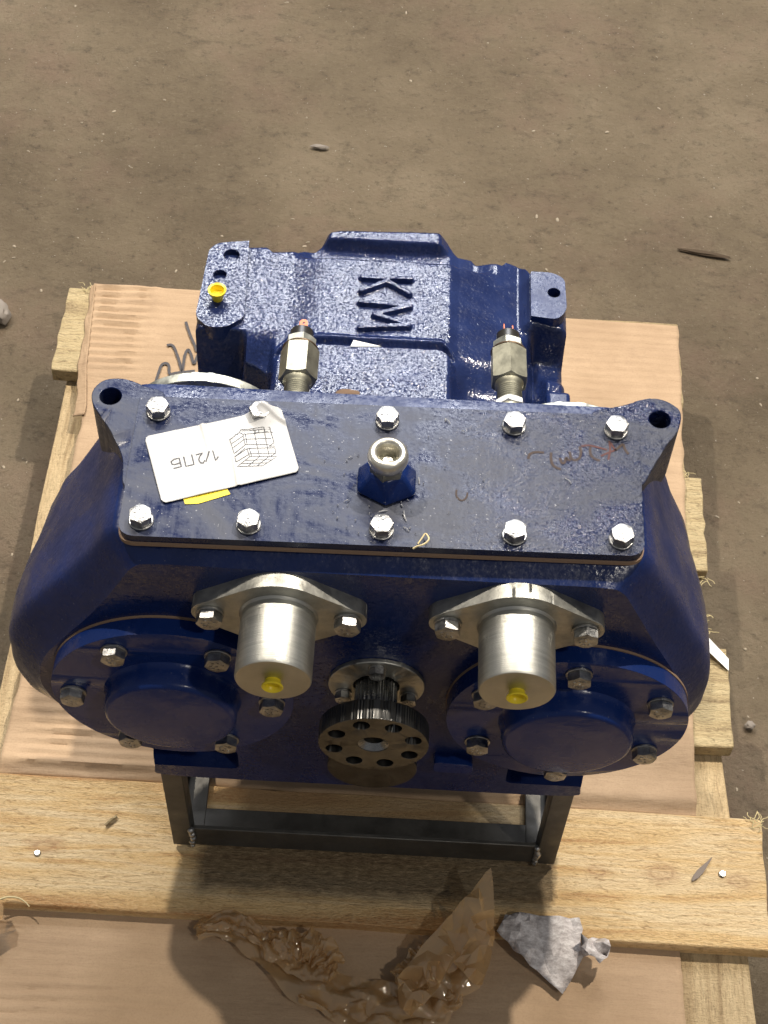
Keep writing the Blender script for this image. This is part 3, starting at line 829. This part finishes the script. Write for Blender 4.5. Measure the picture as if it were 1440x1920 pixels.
# print: given in the label's own coordinates
_inv = Matrix(((LC[1].x-LC[0].x, LC[3].x-LC[0].x), (LC[1].y-LC[0].y, LC[3].y-LC[0].y))).inverted()
def toluv(x, y):
    p = zpt(x, y, 260, 760, 4.5, .5735)
    u = _inv @ Vector((p.x-LC[0].x, p.y-LC[0].y)); return u
def lprint(bm_, pts, w):
    q = []
    for a, b in zip(pts, pts[1:]):
        A, B = toluv(*a), toluv(*b)
        for k in range(4):
            t = A.lerp(B, k/4); q.append(lab(t.x, t.y)+Vector((0, 0, .00045)))
    t = toluv(*pts[-1]); q.append(lab(t.x, t.y)+Vector((0, 0, .00045)))
    ribbon(bm_, q, w)
bm = bmesh.new()
for st in ([(678, 437), (655, 472), (628, 388)], [(600, 398), (572, 480)],
           [(489, 422), (545, 405), (520, 425), (510, 455), (535, 490), (560, 480), (562, 462)] if False else [(485, 424), (543, 408), (522, 432), (510, 462), (524, 488), (550, 490), (562, 468)],
           [(382, 438), (402, 517), (470, 502), (450, 420)], [(296, 536), (362, 520), (344, 450), (300, 460), (275, 480), (283, 500), (305, 503), (352, 490)]): lprint(bm, st, .0011)
finish(bm, 'printed_text', M_INK, label, ang=0)
bm = bmesh.new()
PIC = [[(865, 210), (1112, 212)], [(865, 210), (852, 235)], [(852, 235), (772, 295), (790, 345), (812, 415)], [(852, 235), (882, 250), (1140, 245)], [(1112, 212), (1140, 290), (1152, 325), (1110, 352)],
       [(882, 250), (905, 340)], [(905, 340), (812, 415)], [(905, 338), (1108, 340)], [(790, 330), (890, 262)], [(806, 362), (898, 292), (1125, 292)], [(905, 250), (922, 338)],
       [(922, 372), (1160, 365)], [(922, 372), (818, 440), (828, 485)], [(905, 368), (818, 440)], [(922, 372), (945, 440)], [(940, 366), (962, 436)], [(828, 485), (945, 415), (1165, 410)], [(1160, 365), (1170, 410), (1125, 438)],
       [(945, 440), (1180, 440), (1060, 520), (840, 524), (945, 440)], [(905, 470), (1130, 468)], [(870, 498), (1095, 495)], [(1030, 440), (935, 520)], [(1110, 440), (1010, 522)],
       [(975, 212), (1005, 340), (1030, 440)], [(1062, 212), (1090, 340), (1115, 440)], [(865, 222), (1115, 226)], [(812, 268), (820, 252), (842, 252)], [(775, 298), (785, 288), (800, 290)],
       [(1110, 352), (1160, 352)], [(990, 222), (990, 244), (1020, 244), (1020, 222)], [(1070, 226), (1070, 244), (1100, 244)]]
for st in PIC: lprint(bm, st, .00055)
finish(bm, 'printed_drawing', M_INK, label, ang=0)
yt = [atz(343, 934, .5727), atz(347, 945, .5727), atz(372, 944, .5727), atz(432, 926, .5727), atz(425, 915, .5727), atz(350, 930, .5727)]
bm = bmesh.new(); plate(bm, [(p.x, p.y) for p in yt], [], .5722, .5726, mZ)
finish(bm, 'yellow_tab', mat('yellow_paper', (.78, .60, .02), .5)[0], label)

# bearing covers -----------------------------------------------------
def bearing_cover(cx, cz, angs):
    bm = bmesh.new(); plate(bm, circle(cx, cz, .1035, 96), [], -.3925, -.3772, mY)
    o = finish(bm, 'bearing_cover', M_SM, gb, bevel=.0015)
    bm = bmesh.new(); plate(bm, circle(cx, cz, .1042, 96), [], -.3770, -.3746, mY); finish(bm, 'gasket', M_GASK, o)
    bm = bmesh.new()
    lathe(bm, [(.0590, -.3922), (.0575, -.3945), (.0567, -.3990), (.0562, -.4095), (.0550, -.4125), (.0528, -.4140), (.0515, -.4143), (0, -.4145)], mY, 96, (cx, cz))
    finish(bm, 'end_cap', M_SM, o, ang=45)
    for a in angs:
        t = radians(a); bolt(BM_FR, (cx+.085*cos(t), -.3925, cz+.085*sin(t)), o, random.uniform(0, 1))
    return o
bearing_cover(-.1700, .3675, (0, 60, 120, 180, 240, 300)); bearing_cover(.1685, .3580, (30, 90, 150, 210, 270, 330))

# end cylinders ------------------------------------------------------
def end_cyl(cx, cz):
    P = hull(circle(cx, cz, .0445, 72)+circle(cx-.0545, cz, .0150, 48)+circle(cx+.0545, cz, .0150, 48))
    bm = bmesh.new(); plate(bm, P, [], -.3880, -.3748, mY)
    o = finish(bm, 'mounting_flange', M_ALU, gb, bevel=.0018, seg=3)
    bm = bmesh.new()
    lathe(bm, [(.0318, -.3878), (.0300, -.3900), (.0300, -.4440), (.0290, -.4456), (0, -.4458)], mY, 96, (cx, cz))
    cy = finish(bm, 'cylinder', M_TURN, o)
    bm = bmesh.new()
    lathe(bm, [(.0062, -.4450), (.0064, -.4485), (.0082, -.4500), (.0086, -.4515), (.0078, -.4522), (.0058, -.4510), (.0050, -.4480), (0, -.4475)], mY, 32, (cx, cz))
    finish(bm, 'plug', M_YEL, cy, ang=50)
    for s_ in (-1, 1): bolt(BM_FR, (cx+s_*.0545, -.3880, cz), o, random.uniform(0, 1))
    return o
end_cyl(-.0765, .5005); end_cyl(.1115, .5035)

# shaft, seal plate, coupling ------------------------------------------
SC = (.0035, .380)
bm = bmesh.new(); plate(bm, circle(SC[0], SC[1], .0412, 72), [circle(SC[0], SC[1], .0195, 48)], -.3795, -.3748, mY)
seal = finish(bm, 'seal_plate', M_ALU, gb, bevel=.001)
for a in (90, 205, 335):
    t = radians(a); o = bolt(BM_FR, (SC[0]+.031*cos(t), -.3795, SC[1]+.031*sin(t)), seal, .3); o.scale = (.68, .8, .68)
bm = bmesh.new(); plate(bm, circle(.0035, .2280, .0415, 72), [], -.3815, -.3748, mY)
finish(bm, 'lower_port_cover', M_DARKST, gb, bevel=.001)
# shaft with shallow splines
bm = bmesh.new(); P = []
for i in range(26*4):
    a = 2*pi*i/(26*4); P.append((SC[0]+(.0182-(.0011 if i % 4 in (2, 3) else 0))*cos(a), SC[1]+(.0182-(.0011 if i % 4 in (2, 3) else 0))*sin(a)))
plate(bm, P, [], -.4175, -.377, mY)
shaft = finish(bm, 'shaft', M_SHAFT, gb, bevel=.0004, seg=1)
# coupling disc: knurled rim, eight holes, a coned centre bore
holes = [circle(SC[0]+.0345*cos(radians(18+45*k)), SC[1]+.0345*sin(radians(18+45*k)), .0072, 24) for k in range(8)]
P = []
for i in range(220):
    a = 2*pi*i/220; r = .0462-(.0005 if i % 2 else 0)*random.uniform(.3, 1.6); P.append((SC[0]+r*cos(a), SC[1]+r*sin(a)))
bm = bmesh.new(); plate(bm, P, holes+[circle(SC[0], SC[1], .0130, 40)], -.4345, -.4170, mY)
disc = finish(bm, 'coupling_disc', M_DARKST, shaft, ang=25, bevel=.0006, seg=1)
bm = bmesh.new(); lathe(bm, [(.0130, -.4338), (.0085, -.4290), (.0085, -.4180), (0, -.4175)], mY, 40, SC)
finish(bm, 'centre_bore', M_SHAFT, disc)
bm = bmesh.new(); plate(bm, circle(SC[0], SC[1], .045, 48), [circle(SC[0], SC[1], .0186, 40)], -.4168, -.4160, mY)
finish(bm, 'back_plate', M_DARKST, disc)

# rear output flanges --------------------------------------------------
def rear_flange(cx, cz, y, angs):
    bm = bmesh.new()
    hs = [circle(cx+.049*cos(radians(a)), cz+.049*sin(radians(a)), .0078, 24) for a in angs]
    plate(bm, circle(cx, cz, .072, 120), hs+[circle(cx, cz, .028, 40)], y-.010, y, mY)
    o = finish(bm, 'rear_flange', M_RIM, gb, bevel=.0008)
    bm = bmesh.new(); plate(bm, circle(cx, cz, .0275, 48), [], -.21, y-.004, mY); finish(bm, 'hub', M_DARKST, o)
    return o
rear_flange(-.162, .432, -.145, tuple(126+45*k for k in range(8))); rear_flange(.160, .434, -.158, (0, 45, 90, 135, 180, 225, 270, 315))

# rear housing: a height field with the cast panels, pads and pockets ------
RZ = .470
YB_T = [(-.181, .022), (-.176, .036), (-.168, .0435), (-.139, .0485), (-.1235, .0495), (-.1175, .0435), (-.093, .0465), (-.087, .0515), (-.077, .0545), (-.072, .0600), (-.066, .0680), (-.055, .0715), (.040, .0755), (.050, .0725), (.056, .0640), (.0605, .0605), (.074, .0605), (.078, .0550), (.104, .0530), (.1075, .0580), (.118, .0560), (.126, .0490), (.132, .0370), (.152, .0330), (.160, .0270), (.1655, .012)]
KM = [((-.030, .0065), (.0155, .0075)), ((-.0065, .0035), (-.0300, -.0105)), ((-.0060, .0030), (.0150, -.0110)),
      ((-.0300, -.0245), (.0160, -.0270)), ((.0155, -.0272), (-.0165, -.0395)), ((-.0165, -.0395), (.0155, -.0490)), ((-.0290, -.0560), (.0160, -.0505))]
def letters(x, y):
    if not (-.036 < x < .022 and -.062 < y < .014): return 0
    m = 0
    for (ax, ay), (bx, by) in KM:
        t = min(1, max(0, ((x-ax)*(bx-ax)+(y-ay)*(by-ay))/((bx-ax)**2+(by-ay)**2)))
        m = max(m, 1-sstep(.0020, .0034, hypot(x-ax-t*(bx-ax), y-ay-t*(by-ay))))
    return .0048*m
def edge_d(x, y): return min(x+.181, .1655-x, pw_interp(YB_T, x)-y)
def rh(x, y):
    z = 0.0
    z -= .0035*(1-sstep(-.098, -.064, x))                                 # left zone a little lower
    right = sstep(.052, .062, x)
    z -= right*(.004+.25*max(0, x-.06))                                    # smooth right zone falls away
    z += .011*sstep(.118, .132, x)*sstep(-.035, -.025, y)                  # rises to the right pad
    # front block with a grooved border
    inb = sstep(-.107, -.101, x)*(1-sstep(.052, .062, x))
    cut = .020*sstep(-.080, -.105, x)*0
    yb_ = -.076-.018*(1-sstep(-.108, -.088, x))-.014*sstep(.045, .062, x)
    bl = inb*(1-sstep(yb_-.004, yb_, y))
    z += .0045*bl
    z -= .0035*exp(-((y-yb_-.002)/.0030)**2)*inb
    z += .0030*exp(-((y-yb_-.008)/.0032)**2)*inb
    # right front: lower
    rf = sstep(.055, .072, x)*(1-sstep(-.115, -.075, y))
    z -= .012*rf
    rc_ = sstep(.128, .138, x)*(1-sstep(-.040, -.026, y))                  # pocket below the right pad
    z -= .030*rc_*(1-.55*sstep(-.052, -.075, y)*sstep(.140, .150, x))
    z -= .010*exp(-((x-.132)/.006)**2)*(1-sstep(-.05, -.03, y))
    # pocket below the left pad and the arch over the flange
    lp = (1-sstep(-.142, -.132, x))*(1-sstep(-.072, -.060, y))
    z -= .075*lp
    arch = sstep(0, .010, .062-hypot((x+.150)*.95, (y+.150)*.95))*(1-sstep(-.112, -.106, x))
    z -= .095*arch*(1-.6*lp)
    z -= .018*(1-sstep(-.112, -.105, x))*(1-sstep(-.10, -.06, y))*(1-lp)
    # back band: slopes down, then the long boss
    yb0 = .033
    if y > yb0-.004:
        band = sstep(yb0-.002, yb0+.008, y)
        mid = sstep(-.10, -.075, x)*(1-sstep(.075, .10, x))
        z -= .011*band*mid
        boss = sstep(-.073, -.062, x)*(1-sstep(.040, .054, x))*sstep(.050, .058, y)
        z += .013*boss
    z += letters(x, y)
    d = edge_d(x, y); z -= .006*(1-min(1, max(0, d)/.006))**2
    z += .0005*noise.noise(Vector((x*40, y*40, 0)))+random.gauss(0, .00011)*(.35 if (x > .058 and z < -.004) else 1)
    return RZ+z
bm = bmesh.new(); NX, NY = 370, 300; Gd = []
for i in range(NX+1):
    s_ = i/NX; col_ = []
    x = lerp(-.181, .1655, s_)
    for j in range(NY+1):
        y = lerp(-.215, pw_interp(YB_T, x), j/NY)
        col_.append(bm.verts.new((x, y, rh(x, y))))
    Gd.append(col_)
for i in range(NX):
    for j in range(NY): bm.faces.new((Gd[i][j], Gd[i+1][j], Gd[i+1][j+1], Gd[i][j+1]))
rim = [Gd[i][0] for i in range(NX+1)]+[Gd[NX][j] for j in range(1, NY+1)]+[Gd[i][NY] for i in range(NX-1, -1, -1)]+[Gd[0][j] for j in range(NY-1, 0, -1)]
prev = rim
for dz, k in ((.02, 1.0), (.10, .985), (.26, .96)):
    nx = [bm.verts.new((v.co.x*k, v.co.y*k if v.co.y > 0 else v.co.y, RZ-.006-dz if v.co.z > RZ-.02-dz*.5 else min(v.co.z-.004, RZ-.006-dz))) for v in rim]
    for i in range(len(rim)):
        j = (i+1) % len(rim); bm.faces.new((prev[i], nx[i], nx[j], prev[j]))
    prev = nx
rear = finish(bm, 'rear_housing', M_CAST, gb, ang=45, recalc=True)
# left pad with its holes
bm = bmesh.new()
P = roundpoly([(-.1815, -.052), (-.1775, .034), (-.170, .0425), (-.1405, .0475), (-.1365, -.050), (-.150, -.0625), (-.168, -.0655)], [.006, .008, .008, .001, .006, .006, .012], 5)
plate(bm, P, [circle(-.1555, .0270, .0078, 28), circle(-.1640, .0010, .0064, 28), circle(-.1630, -.0290, .0050, 20)], .4540, .4722, mZ)
pad = finish(bm, 'bolt_pad', M_CAST, rear, bevel=.0012, seg=2)
bm = bmesh.new(); lathe(bm, [(.0048, .466), (.0050, .4735), (.0062, .4770), (.0085, .4835), (.0086, .4845), (.0066, .4840), (.0052, .4775), (0, .4770)], mZ, 32, (-.163, -.029))
finish(bm, 'plug', M_YEL, pad, ang=50)
bm = bmesh.new()
P = roundpoly([(.1300, -.0240), (.1300, .0330), (.1510, .0330), (.1625, .026), (.1640, -.014), (.1555, -.0265)], [.001, .002, .008, .008, .012, .012], 6)
plate(bm, P, [circle(.152, .007, .0062, 28)], .4520, .4655, mZ)
finish(bm, 'bolt_pad', M_MID, rear, bevel=.0012, seg=2)
# side rib and small ledge at the right
bm = bmesh.new(); box(bm, .145, .1675, -.160, -.098, .42, .4475); finish(bm, 'side_ledge', M_MID, rear, bevel=.004, seg=3)
# white sticker remnant
bm = bmesh.new(); q = [atz(663, 638, RZ+.0045), atz(715, 650, RZ+.0045), atz(657, 650, RZ+.0045)]
P = [(p.x, p.y) for p in q]; plate(bm, P, [], RZ+.0042, RZ+.0050, mZ); finish(bm, 'sticker_scrap', M_WHT, rear)
# wall between the casing and the rear housing
bm = bmesh.new(); box(bm, -.11, .12, -.215, -.2, .30, .55); finish(bm, 'rear_wall', M_CAST, gb, bevel=.003)

# pressure switches ----------------------------------------------------
def switch(x, y, z, rot, tilt):
    R_ = Matrix.Translation((x, y, z)) @ Matrix.Rotation(tilt, 4, 'Z') @ Matrix.Rotation(radians(-90), 4, 'X')
    def mp(u, v, w): return tuple(R_ @ Vector((u, -v, w)))
    def fin(bm, name, mt, par, **k): return finish(bm, name, mt, par, **k)
    bm = bmesh.new()
    prof = [(0, -.012), (.0105, -.012)]
    for k in range(7): prof += [(.0108, .002+k*.0022), (.0100, .0031+k*.0022)]
    prof += [(.0108, .018), (.0125, .020), (.0125, .030), (0, .030)]
    lathe(bm, prof, mp, 40); o = fin(bm, 'pressure_switch', M_ZN, gb, ang=50)
    bm = bmesh.new(); hexbody(bm, .0225, -.005, .001, mp, rot=rot+.2); fin(bm, 'white_nut', M_WHT, o)
    bm = bmesh.new(); hexbody(bm, .0290, .0215, .0560, mp, rot=rot, k=.6); fin(bm, 'hex_body', M_ZN, o)
    bm = bmesh.new(); lathe(bm, [(0, .0560), (.0152, .0560), (.0156, .0566), (.0152, .0574), (0, .0574)], mp, 48); fin(bm, 'copper_washer', M_BRZ, o)
    bm = bmesh.new(); hexbody(bm, .0240, .0576, .0665, mp, rot=rot+.25, k=.5); fin(bm, 'hex_collar', M_RIM, o)
    bm = bmesh.new(); lathe(bm, [(.0102, .066), (.0102, .0760), (.0096, .0768), (0, .0768)], mp, 40); fin(bm, 'cap', M_BLK, o)
    for dx, l in ((-.0035, .0120), (.0040, .0105)):
        bm = bmesh.new(); P = [(.0766, -.0040), (.0766+l*.75, -.0040), (.0766+l, -.0018), (.0766+l, .0018), (.0766+l*.75, .0040), (.0766, .0040)]
        if rot > .4: plate(bm, P, [circle(.0766+l*.6, 0, .0012, 12)], dx-.0004, dx+.0004, lambda a, b, c_: mp(c_, b, a))
        else: plate(bm, P, [circle(.0766+l*.6, 0, .0012, 12)], dx*1.2-.0004, dx*1.2+.0004, lambda a, b, c_: mp(b*.9+c_*.2, c_, a))
        fin(bm, 'terminal', M_COP, o)
    return o
switch(-.0772, -.1950, .5330, 0.08, .0); switch(.1035, -.1860, .5330, 0.52, .02)

# ------------------------------------------------------------------ loose things
# bark chip on the rear housing
c_ = atz(650, 738, RZ+.006); lump('bark_chip', (c_.x, c_.y, RZ+.004), (.0115, .0055, .0022), M_BARK, 'curled brown bark chip on the rear casting between the two switches', 'bark chip', 11, .1)
# straw curl on the cover edge
bm = bmesh.new()
q = [(1010, 1760), (1060, 1730), (1120, 1715), (1180, 1680), (1205, 1640), (1190, 1600), (1160, 1575), (1120, 1630), (1070, 1700)]
pts = [zpt(x, y, 620, 760, 6.545, .5735+.004*sin(i/8*pi)) for i, (x, y) in enumerate(q)]
tube(bm, [Vector(t) for t in catmull([tuple(p) for p in pts], 4)], .0007, 5)
tag(finish(bm, 'straw_curl', M_STRAW, ang=60), 'pale curled straw hanging over the front edge of the top cover', 'straw')
# metal shavings on the cover
bm = bmesh.new()
def shav(px, py, dx, dy, r=.0004):
    a, b_ = atz(px, py, .5728), atz(px+dx, py+dy, .5728); m_ = (a+b_)/2+Vector((random.uniform(-.0006, .0006), 0, .0012)); tube(bm, [Vector(t) for t in catmull([tuple(a), tuple(m_), tuple(b_)], 3)], r, 4)
for a in ((834, 785, 10, 9), (836, 784, -1, 6), (1060, 897, 11, 10), (757, 957, 5, 20), (755, 963, 4, 10), (757, 988, 10, 8), (710, 960, 16, -3), (645, 940, 10, -2), (653, 858, 8, -1), (770, 880, 4, 14), (785, 895, 1, 12), (866, 808, 5, 2), (905, 900, 3, 2)): shav(*a)
for k in range(55):
    px, py = random.gauss(715, 60), random.gauss(920, 45)
    if not (240 < px < 1190 and 800 < py < 1010) or hypot(px-722, py-880) < 50: continue
    shav(px, py, random.uniform(-3, 3), random.uniform(-3, 3), random.uniform(.0002, .00045))
tag(finish(bm, 'metal_shavings', M_SHAV, ang=40), 'fine bright metal shavings strewn over the top cover near the breather', 'shavings', kind='stuff')
# sliver on the front board
bm = bmesh.new(); a, b_ = atz(1298, 1652, .002), atz(1335, 1608, .002)
ribp = [(a.lerp(b_, t), w) for t, w in ((0, .0005), (.15, .0028), (.4, .0034), (.7, .0018), (1, .0003))]
P = [(p.x-w, p.y+w*.3) for p, w in ribp]+[(p.x+w, p.y-w*.3) for p, w in ribp[::-1]]
plate(bm, P, [], .0012, .0030, mZ)
tag(finish(bm, 'wood_sliver', mat('grey_sliver', (.16, .12, .09), .6)[0]), 'dark grey sliver on the front board beside the nail head', 'sliver')
bm = bmesh.new(); a, b_ = atz(198, 1548, .003), atz(219, 1531, .003); tube(bm, [a, a.lerp(b_, .5)+Vector((0, .001, .0005)), b_], .0018, 5)
tag(finish(bm, 'wood_splinter', M_WOODG, ang=50), 'short straw coloured splinter on the front board left of the stand', 'splinter')
# white strap end
bm = bmesh.new(); L_ = [atz(1318, 1185, .012), atz(1366, 1236, .004), atz(1366, 1258, .003), atz(1318, 1212, .012)]
v_ = [bm.verts.new(p) for p in L_]; bm.faces.new(v_); r_ = bmesh.ops.extrude_face_region(bm, geom=bm.faces[:])
for e in r_['geom']:
    if isinstance(e, bmesh.types.BMVert): e.co.z += .0008
tag(finish(bm, 'plastic_strap', M_WHT, ang=0), 'white plastic strap end sticking out right of the gearbox', 'strap')
# wood fibres hanging at the board ends
def curls(name, spots, label, seed, n_=6, ln=.012, group=None):
    random.seed(seed); bm = bmesh.new()
    for px, py in spots:
        for k in range(n_):
            p = atz(px+random.uniform(-6, 6), py+random.uniform(-5, 5), .002); a = random.uniform(0, 2*pi); q = [tuple(p)]
            for t in range(4):
                a += random.uniform(-.9, .9); p = p+Vector((cos(a), sin(a), random.uniform(-.2, .3)))*ln/4; q.append(tuple(p))
            tube(bm, [Vector(t) for t in catmull(q, 3)], .0004, 4)
    return tag(finish(bm, name, M_STRAW, ang=60), label, 'wood fibres', kind='stuff')
curls('wood_fibres', [(180, 545), (165, 540), (1322, 1085), (1324, 1160), (1330, 1185), (1412, 1540), (1425, 1545), (1285, 885)], 'pale torn wood fibres curling from the pallet board ends', 5)

# crumpled sheets -------------------------------------------------------
def crumple(bm, outline, zf, amp, cell, seed, sc=26):
    """facetted sheet filling the outline; zf(x,y) is its mean height"""
    random.seed(seed)
    xs = [p[0] for p in outline]; ys = [p[1] for p in outline]; pts = [Vector(p) for p in outline]
    n_b = len(pts); k = 0
    def inside(x, y):
        c_ = False; j = n_b-1
        for i in range(n_b):
            (xi, yi), (xj, yj) = outline[i], outline[j]
            if (yi > y) != (yj > y) and x < (xj-xi)*(y-yi)/(yj-yi)+xi: c_ = not c_
            j = i
        return c_
    x = min(xs)
    while x < max(xs):
        y = min(ys)
        while y < max(ys):
            px, py = x+random.uniform(-.45, .45)*cell, y+random.uniform(-.45, .45)*cell
            if inside(px, py) and min((Vector((px, py))-q).length for q in pts[:n_b]) > cell*.4: pts.append(Vector((px, py)))
            y += cell
        x += cell
    res = geometry.delaunay_2d_cdt(pts, [(i, (i+1) % n_b) for i in range(n_b)], [list(range(n_b))], 1, 1e-6)
    V_ = []
    for p in res[0]:
        w1 = noise.noise(Vector((p.x*sc*.7, p.y*sc*.7, seed+5)))*.02
        r = 1.1-3.2*abs(noise.noise(Vector(((p.x+w1)*sc*1.5, (p.y-w1)*sc*1.5, seed))))
        r += .9-2.2*abs(noise.noise(Vector(((p.x-w1)*sc*3.4, (p.y+w1)*sc*2.2, seed+9)))) + .22*random.uniform(-1, 1)
        r *= .75
        V_.append(bm.verts.new((p.x, p.y, zf(p.x, p.y)+amp*r)))
    for f in res[2]:
        try: bm.faces.new([V_[i] for i in f])
        except ValueError: pass
def dense(P, m=5): return [tuple(lerp(a, b, k/m) for a, b in zip(p, q)) for p, q in zip(P, P[1:]+P[:1]) for k in range(m)]
def pxo(L_, z): return [tuple(atz(x, y, z)[:2]) for x, y in L_]
film = bmesh.new()
# long twisted strip, laid in pleats along its length
def pleat(bm, path, widths, z0, amp, nf, seed, ns=150, nt_=26):
    P = catmull([tuple(atz(x, y, 0)[:2]) for x, y in path], 20); Wd = catmull([(w, 0) for w in widths], 20)
    rows = []
    for i in range(ns+1):
        f = i/ns*(len(P)-1); k = min(int(f), len(P)-2); t = f-k
        c = Vector(P[k]).lerp(Vector(P[k+1]), t); d = (Vector(P[k+1])-Vector(P[k])).normalized(); nr = Vector((-d.y, d.x)); w = lerp(Wd[k][0], Wd[k+1][0], t)
        row = []
        for j in range(nt_+1):
            v = j/nt_-.5; sg = i/ns
            ph = 2.2*noise.noise(Vector((sg*3, seed, 0)))+.6*noise.noise(Vector((sg*7, v*1.5, seed)))
            fold = 1-abs(((v*nf+ph) % 2)-1)                                   # sharp-creased zigzag
            n1 = noise.noise(Vector((sg*8, v*1.6, seed+3))); n2 = noise.noise(Vector((sg*19, v*2.5, seed+7)))
            off = c+nr*(v*w*(1+.5*noise.noise(Vector((sg*11, v*2, seed+1))))) + nr*.004*n1 + d*.004*noise.noise(Vector((sg*9, v*3, seed+4)))
            z = z0+amp*(.60*fold+1.3*abs(n1)+.55*abs(n2))*(1-.5*abs(v)*2)
            row.append(bm.verts.new((off.x, off.y, max(-.012, z))))
        rows.append(row)
    for A, B in zip(rows, rows[1:]):
        for j in range(nt_): bm.faces.new((A[j], B[j], B[j+1], A[j+1]))
pleat(film, [(368, 1750), (430, 1735), (500, 1772), (560, 1822), (640, 1862), (720, 1874), (790, 1860), (845, 1835), (880, 1800)], [.016, .030, .036, .046, .044, .040, .048, .052, .026], -.008, .014, 2.4, 3)
pleat(film, [(375, 1742), (440, 1730), (490, 1760), (545, 1800), (600, 1820), (632, 1825)], [.010, .022, .020, .030, .034, .016], .000, .016, 1.8, 11, 90)
pleat(film, [(560, 1868), (650, 1892), (740, 1905), (810, 1892), (862, 1862)], [.012, .028, .030, .034, .014], -.008, .013, 2, 23, 90)
pleat(film, [(505, 1765), (560, 1775), (605, 1792), (630, 1822)], [.016, .030, .034, .020], .004, .017, 1.5, 31, 60, 20)
pleat(film, [(740, 1840), (790, 1815), (835, 1785), (870, 1740)], [.018, .036, .040, .016], .000, .015, 1.9, 47, 70, 22)
# the large upright flap at the right
tip = atz(915, 1660, .035)
def zflap(x, y): return .008+.055*sstep(-.49, -.40, y)
crumple(film, dense(pxo([(745, 1830), (790, 1775), (835, 1735), (868, 1705), (898, 1675), (914, 1658), (922, 1700), (927, 1760), (920, 1800), (906, 1838), (880, 1828), (850, 1800), (810, 1860), (770, 1900), (750, 1880)], .025), 3), zflap, .0115, .0078, 41, 23)
fo = finish(film, 'plastic_film', M_FILM, ang=32, recalc=False)
tag(fo, 'crumpled translucent amber plastic film lying before the front board', 'plastic film')
# film scrap at the left edge
film = bmesh.new(); crumple(film, dense(pxo([(-30, 1690), (0, 1690), (12, 1712), (10, 1735), (-30, 1760)], 0), 3), lambda x, y: .012, .006, .01, 61)
tag(finish(film, 'plastic_film', M_FILM, ang=22, recalc=False), 'small amber film scrap at the left end of the front board', 'plastic film')
# curled wood shaving there
bm = bmesh.new(); q = [atz(x, y, .006) for x, y in ((-10, 1690), (15, 1682), (35, 1684), (48, 1692), (55, 1700))]
tube(bm, [Vector(t) for t in catmull([tuple(p) for p in q], 4)], .0013, 5, .4)
tag(finish(bm, 'wood_shaving', M_STRAW, ang=60), 'thin curled wood shaving at the left end of the front board', 'shaving')
# waste paper
rg = bmesh.new()
ra, rb = atz(968, 1722, 0), atz(978, 1802, 0)
def zr(x, y):
    t = ((x-ra.x)*(rb.y-ra.y)-(y-ra.y)*(rb.x-ra.x))/hypot(rb.x-ra.x, rb.y-ra.y)
    return (.0045 if y > -.462 else .0045-.016*sstep(-.462, -.50, y))+.008*exp(-(t/.004)**2)
crumple(rg, dense(pxo([(930, 1752), (946, 1722), (972, 1720), (1030, 1724), (1083, 1728), (1092, 1745), (1086, 1768), (1092, 1798), (1075, 1830), (1056, 1860), (1020, 1830), (980, 1802), (962, 1784)], 0), 3), zr, .0055, .0080, 5, 20)
crumple(rg, dense(pxo([(1084, 1765), (1110, 1760), (1132, 1765), (1141, 1785), (1136, 1802), (1120, 1816), (1112, 1804), (1090, 1800)], .005), 2), lambda x, y: .008, .014, .007, 7, 60)
ro = finish(rg, 'waste_paper', M_RAG, ang=25, recalc=False)
so = ro.modifiers.new('thickness', 'SOLIDIFY'); so.thickness = .0006
tag(ro, 'dirty grey waste paper with a twisted end over the front board edge', 'waste paper')
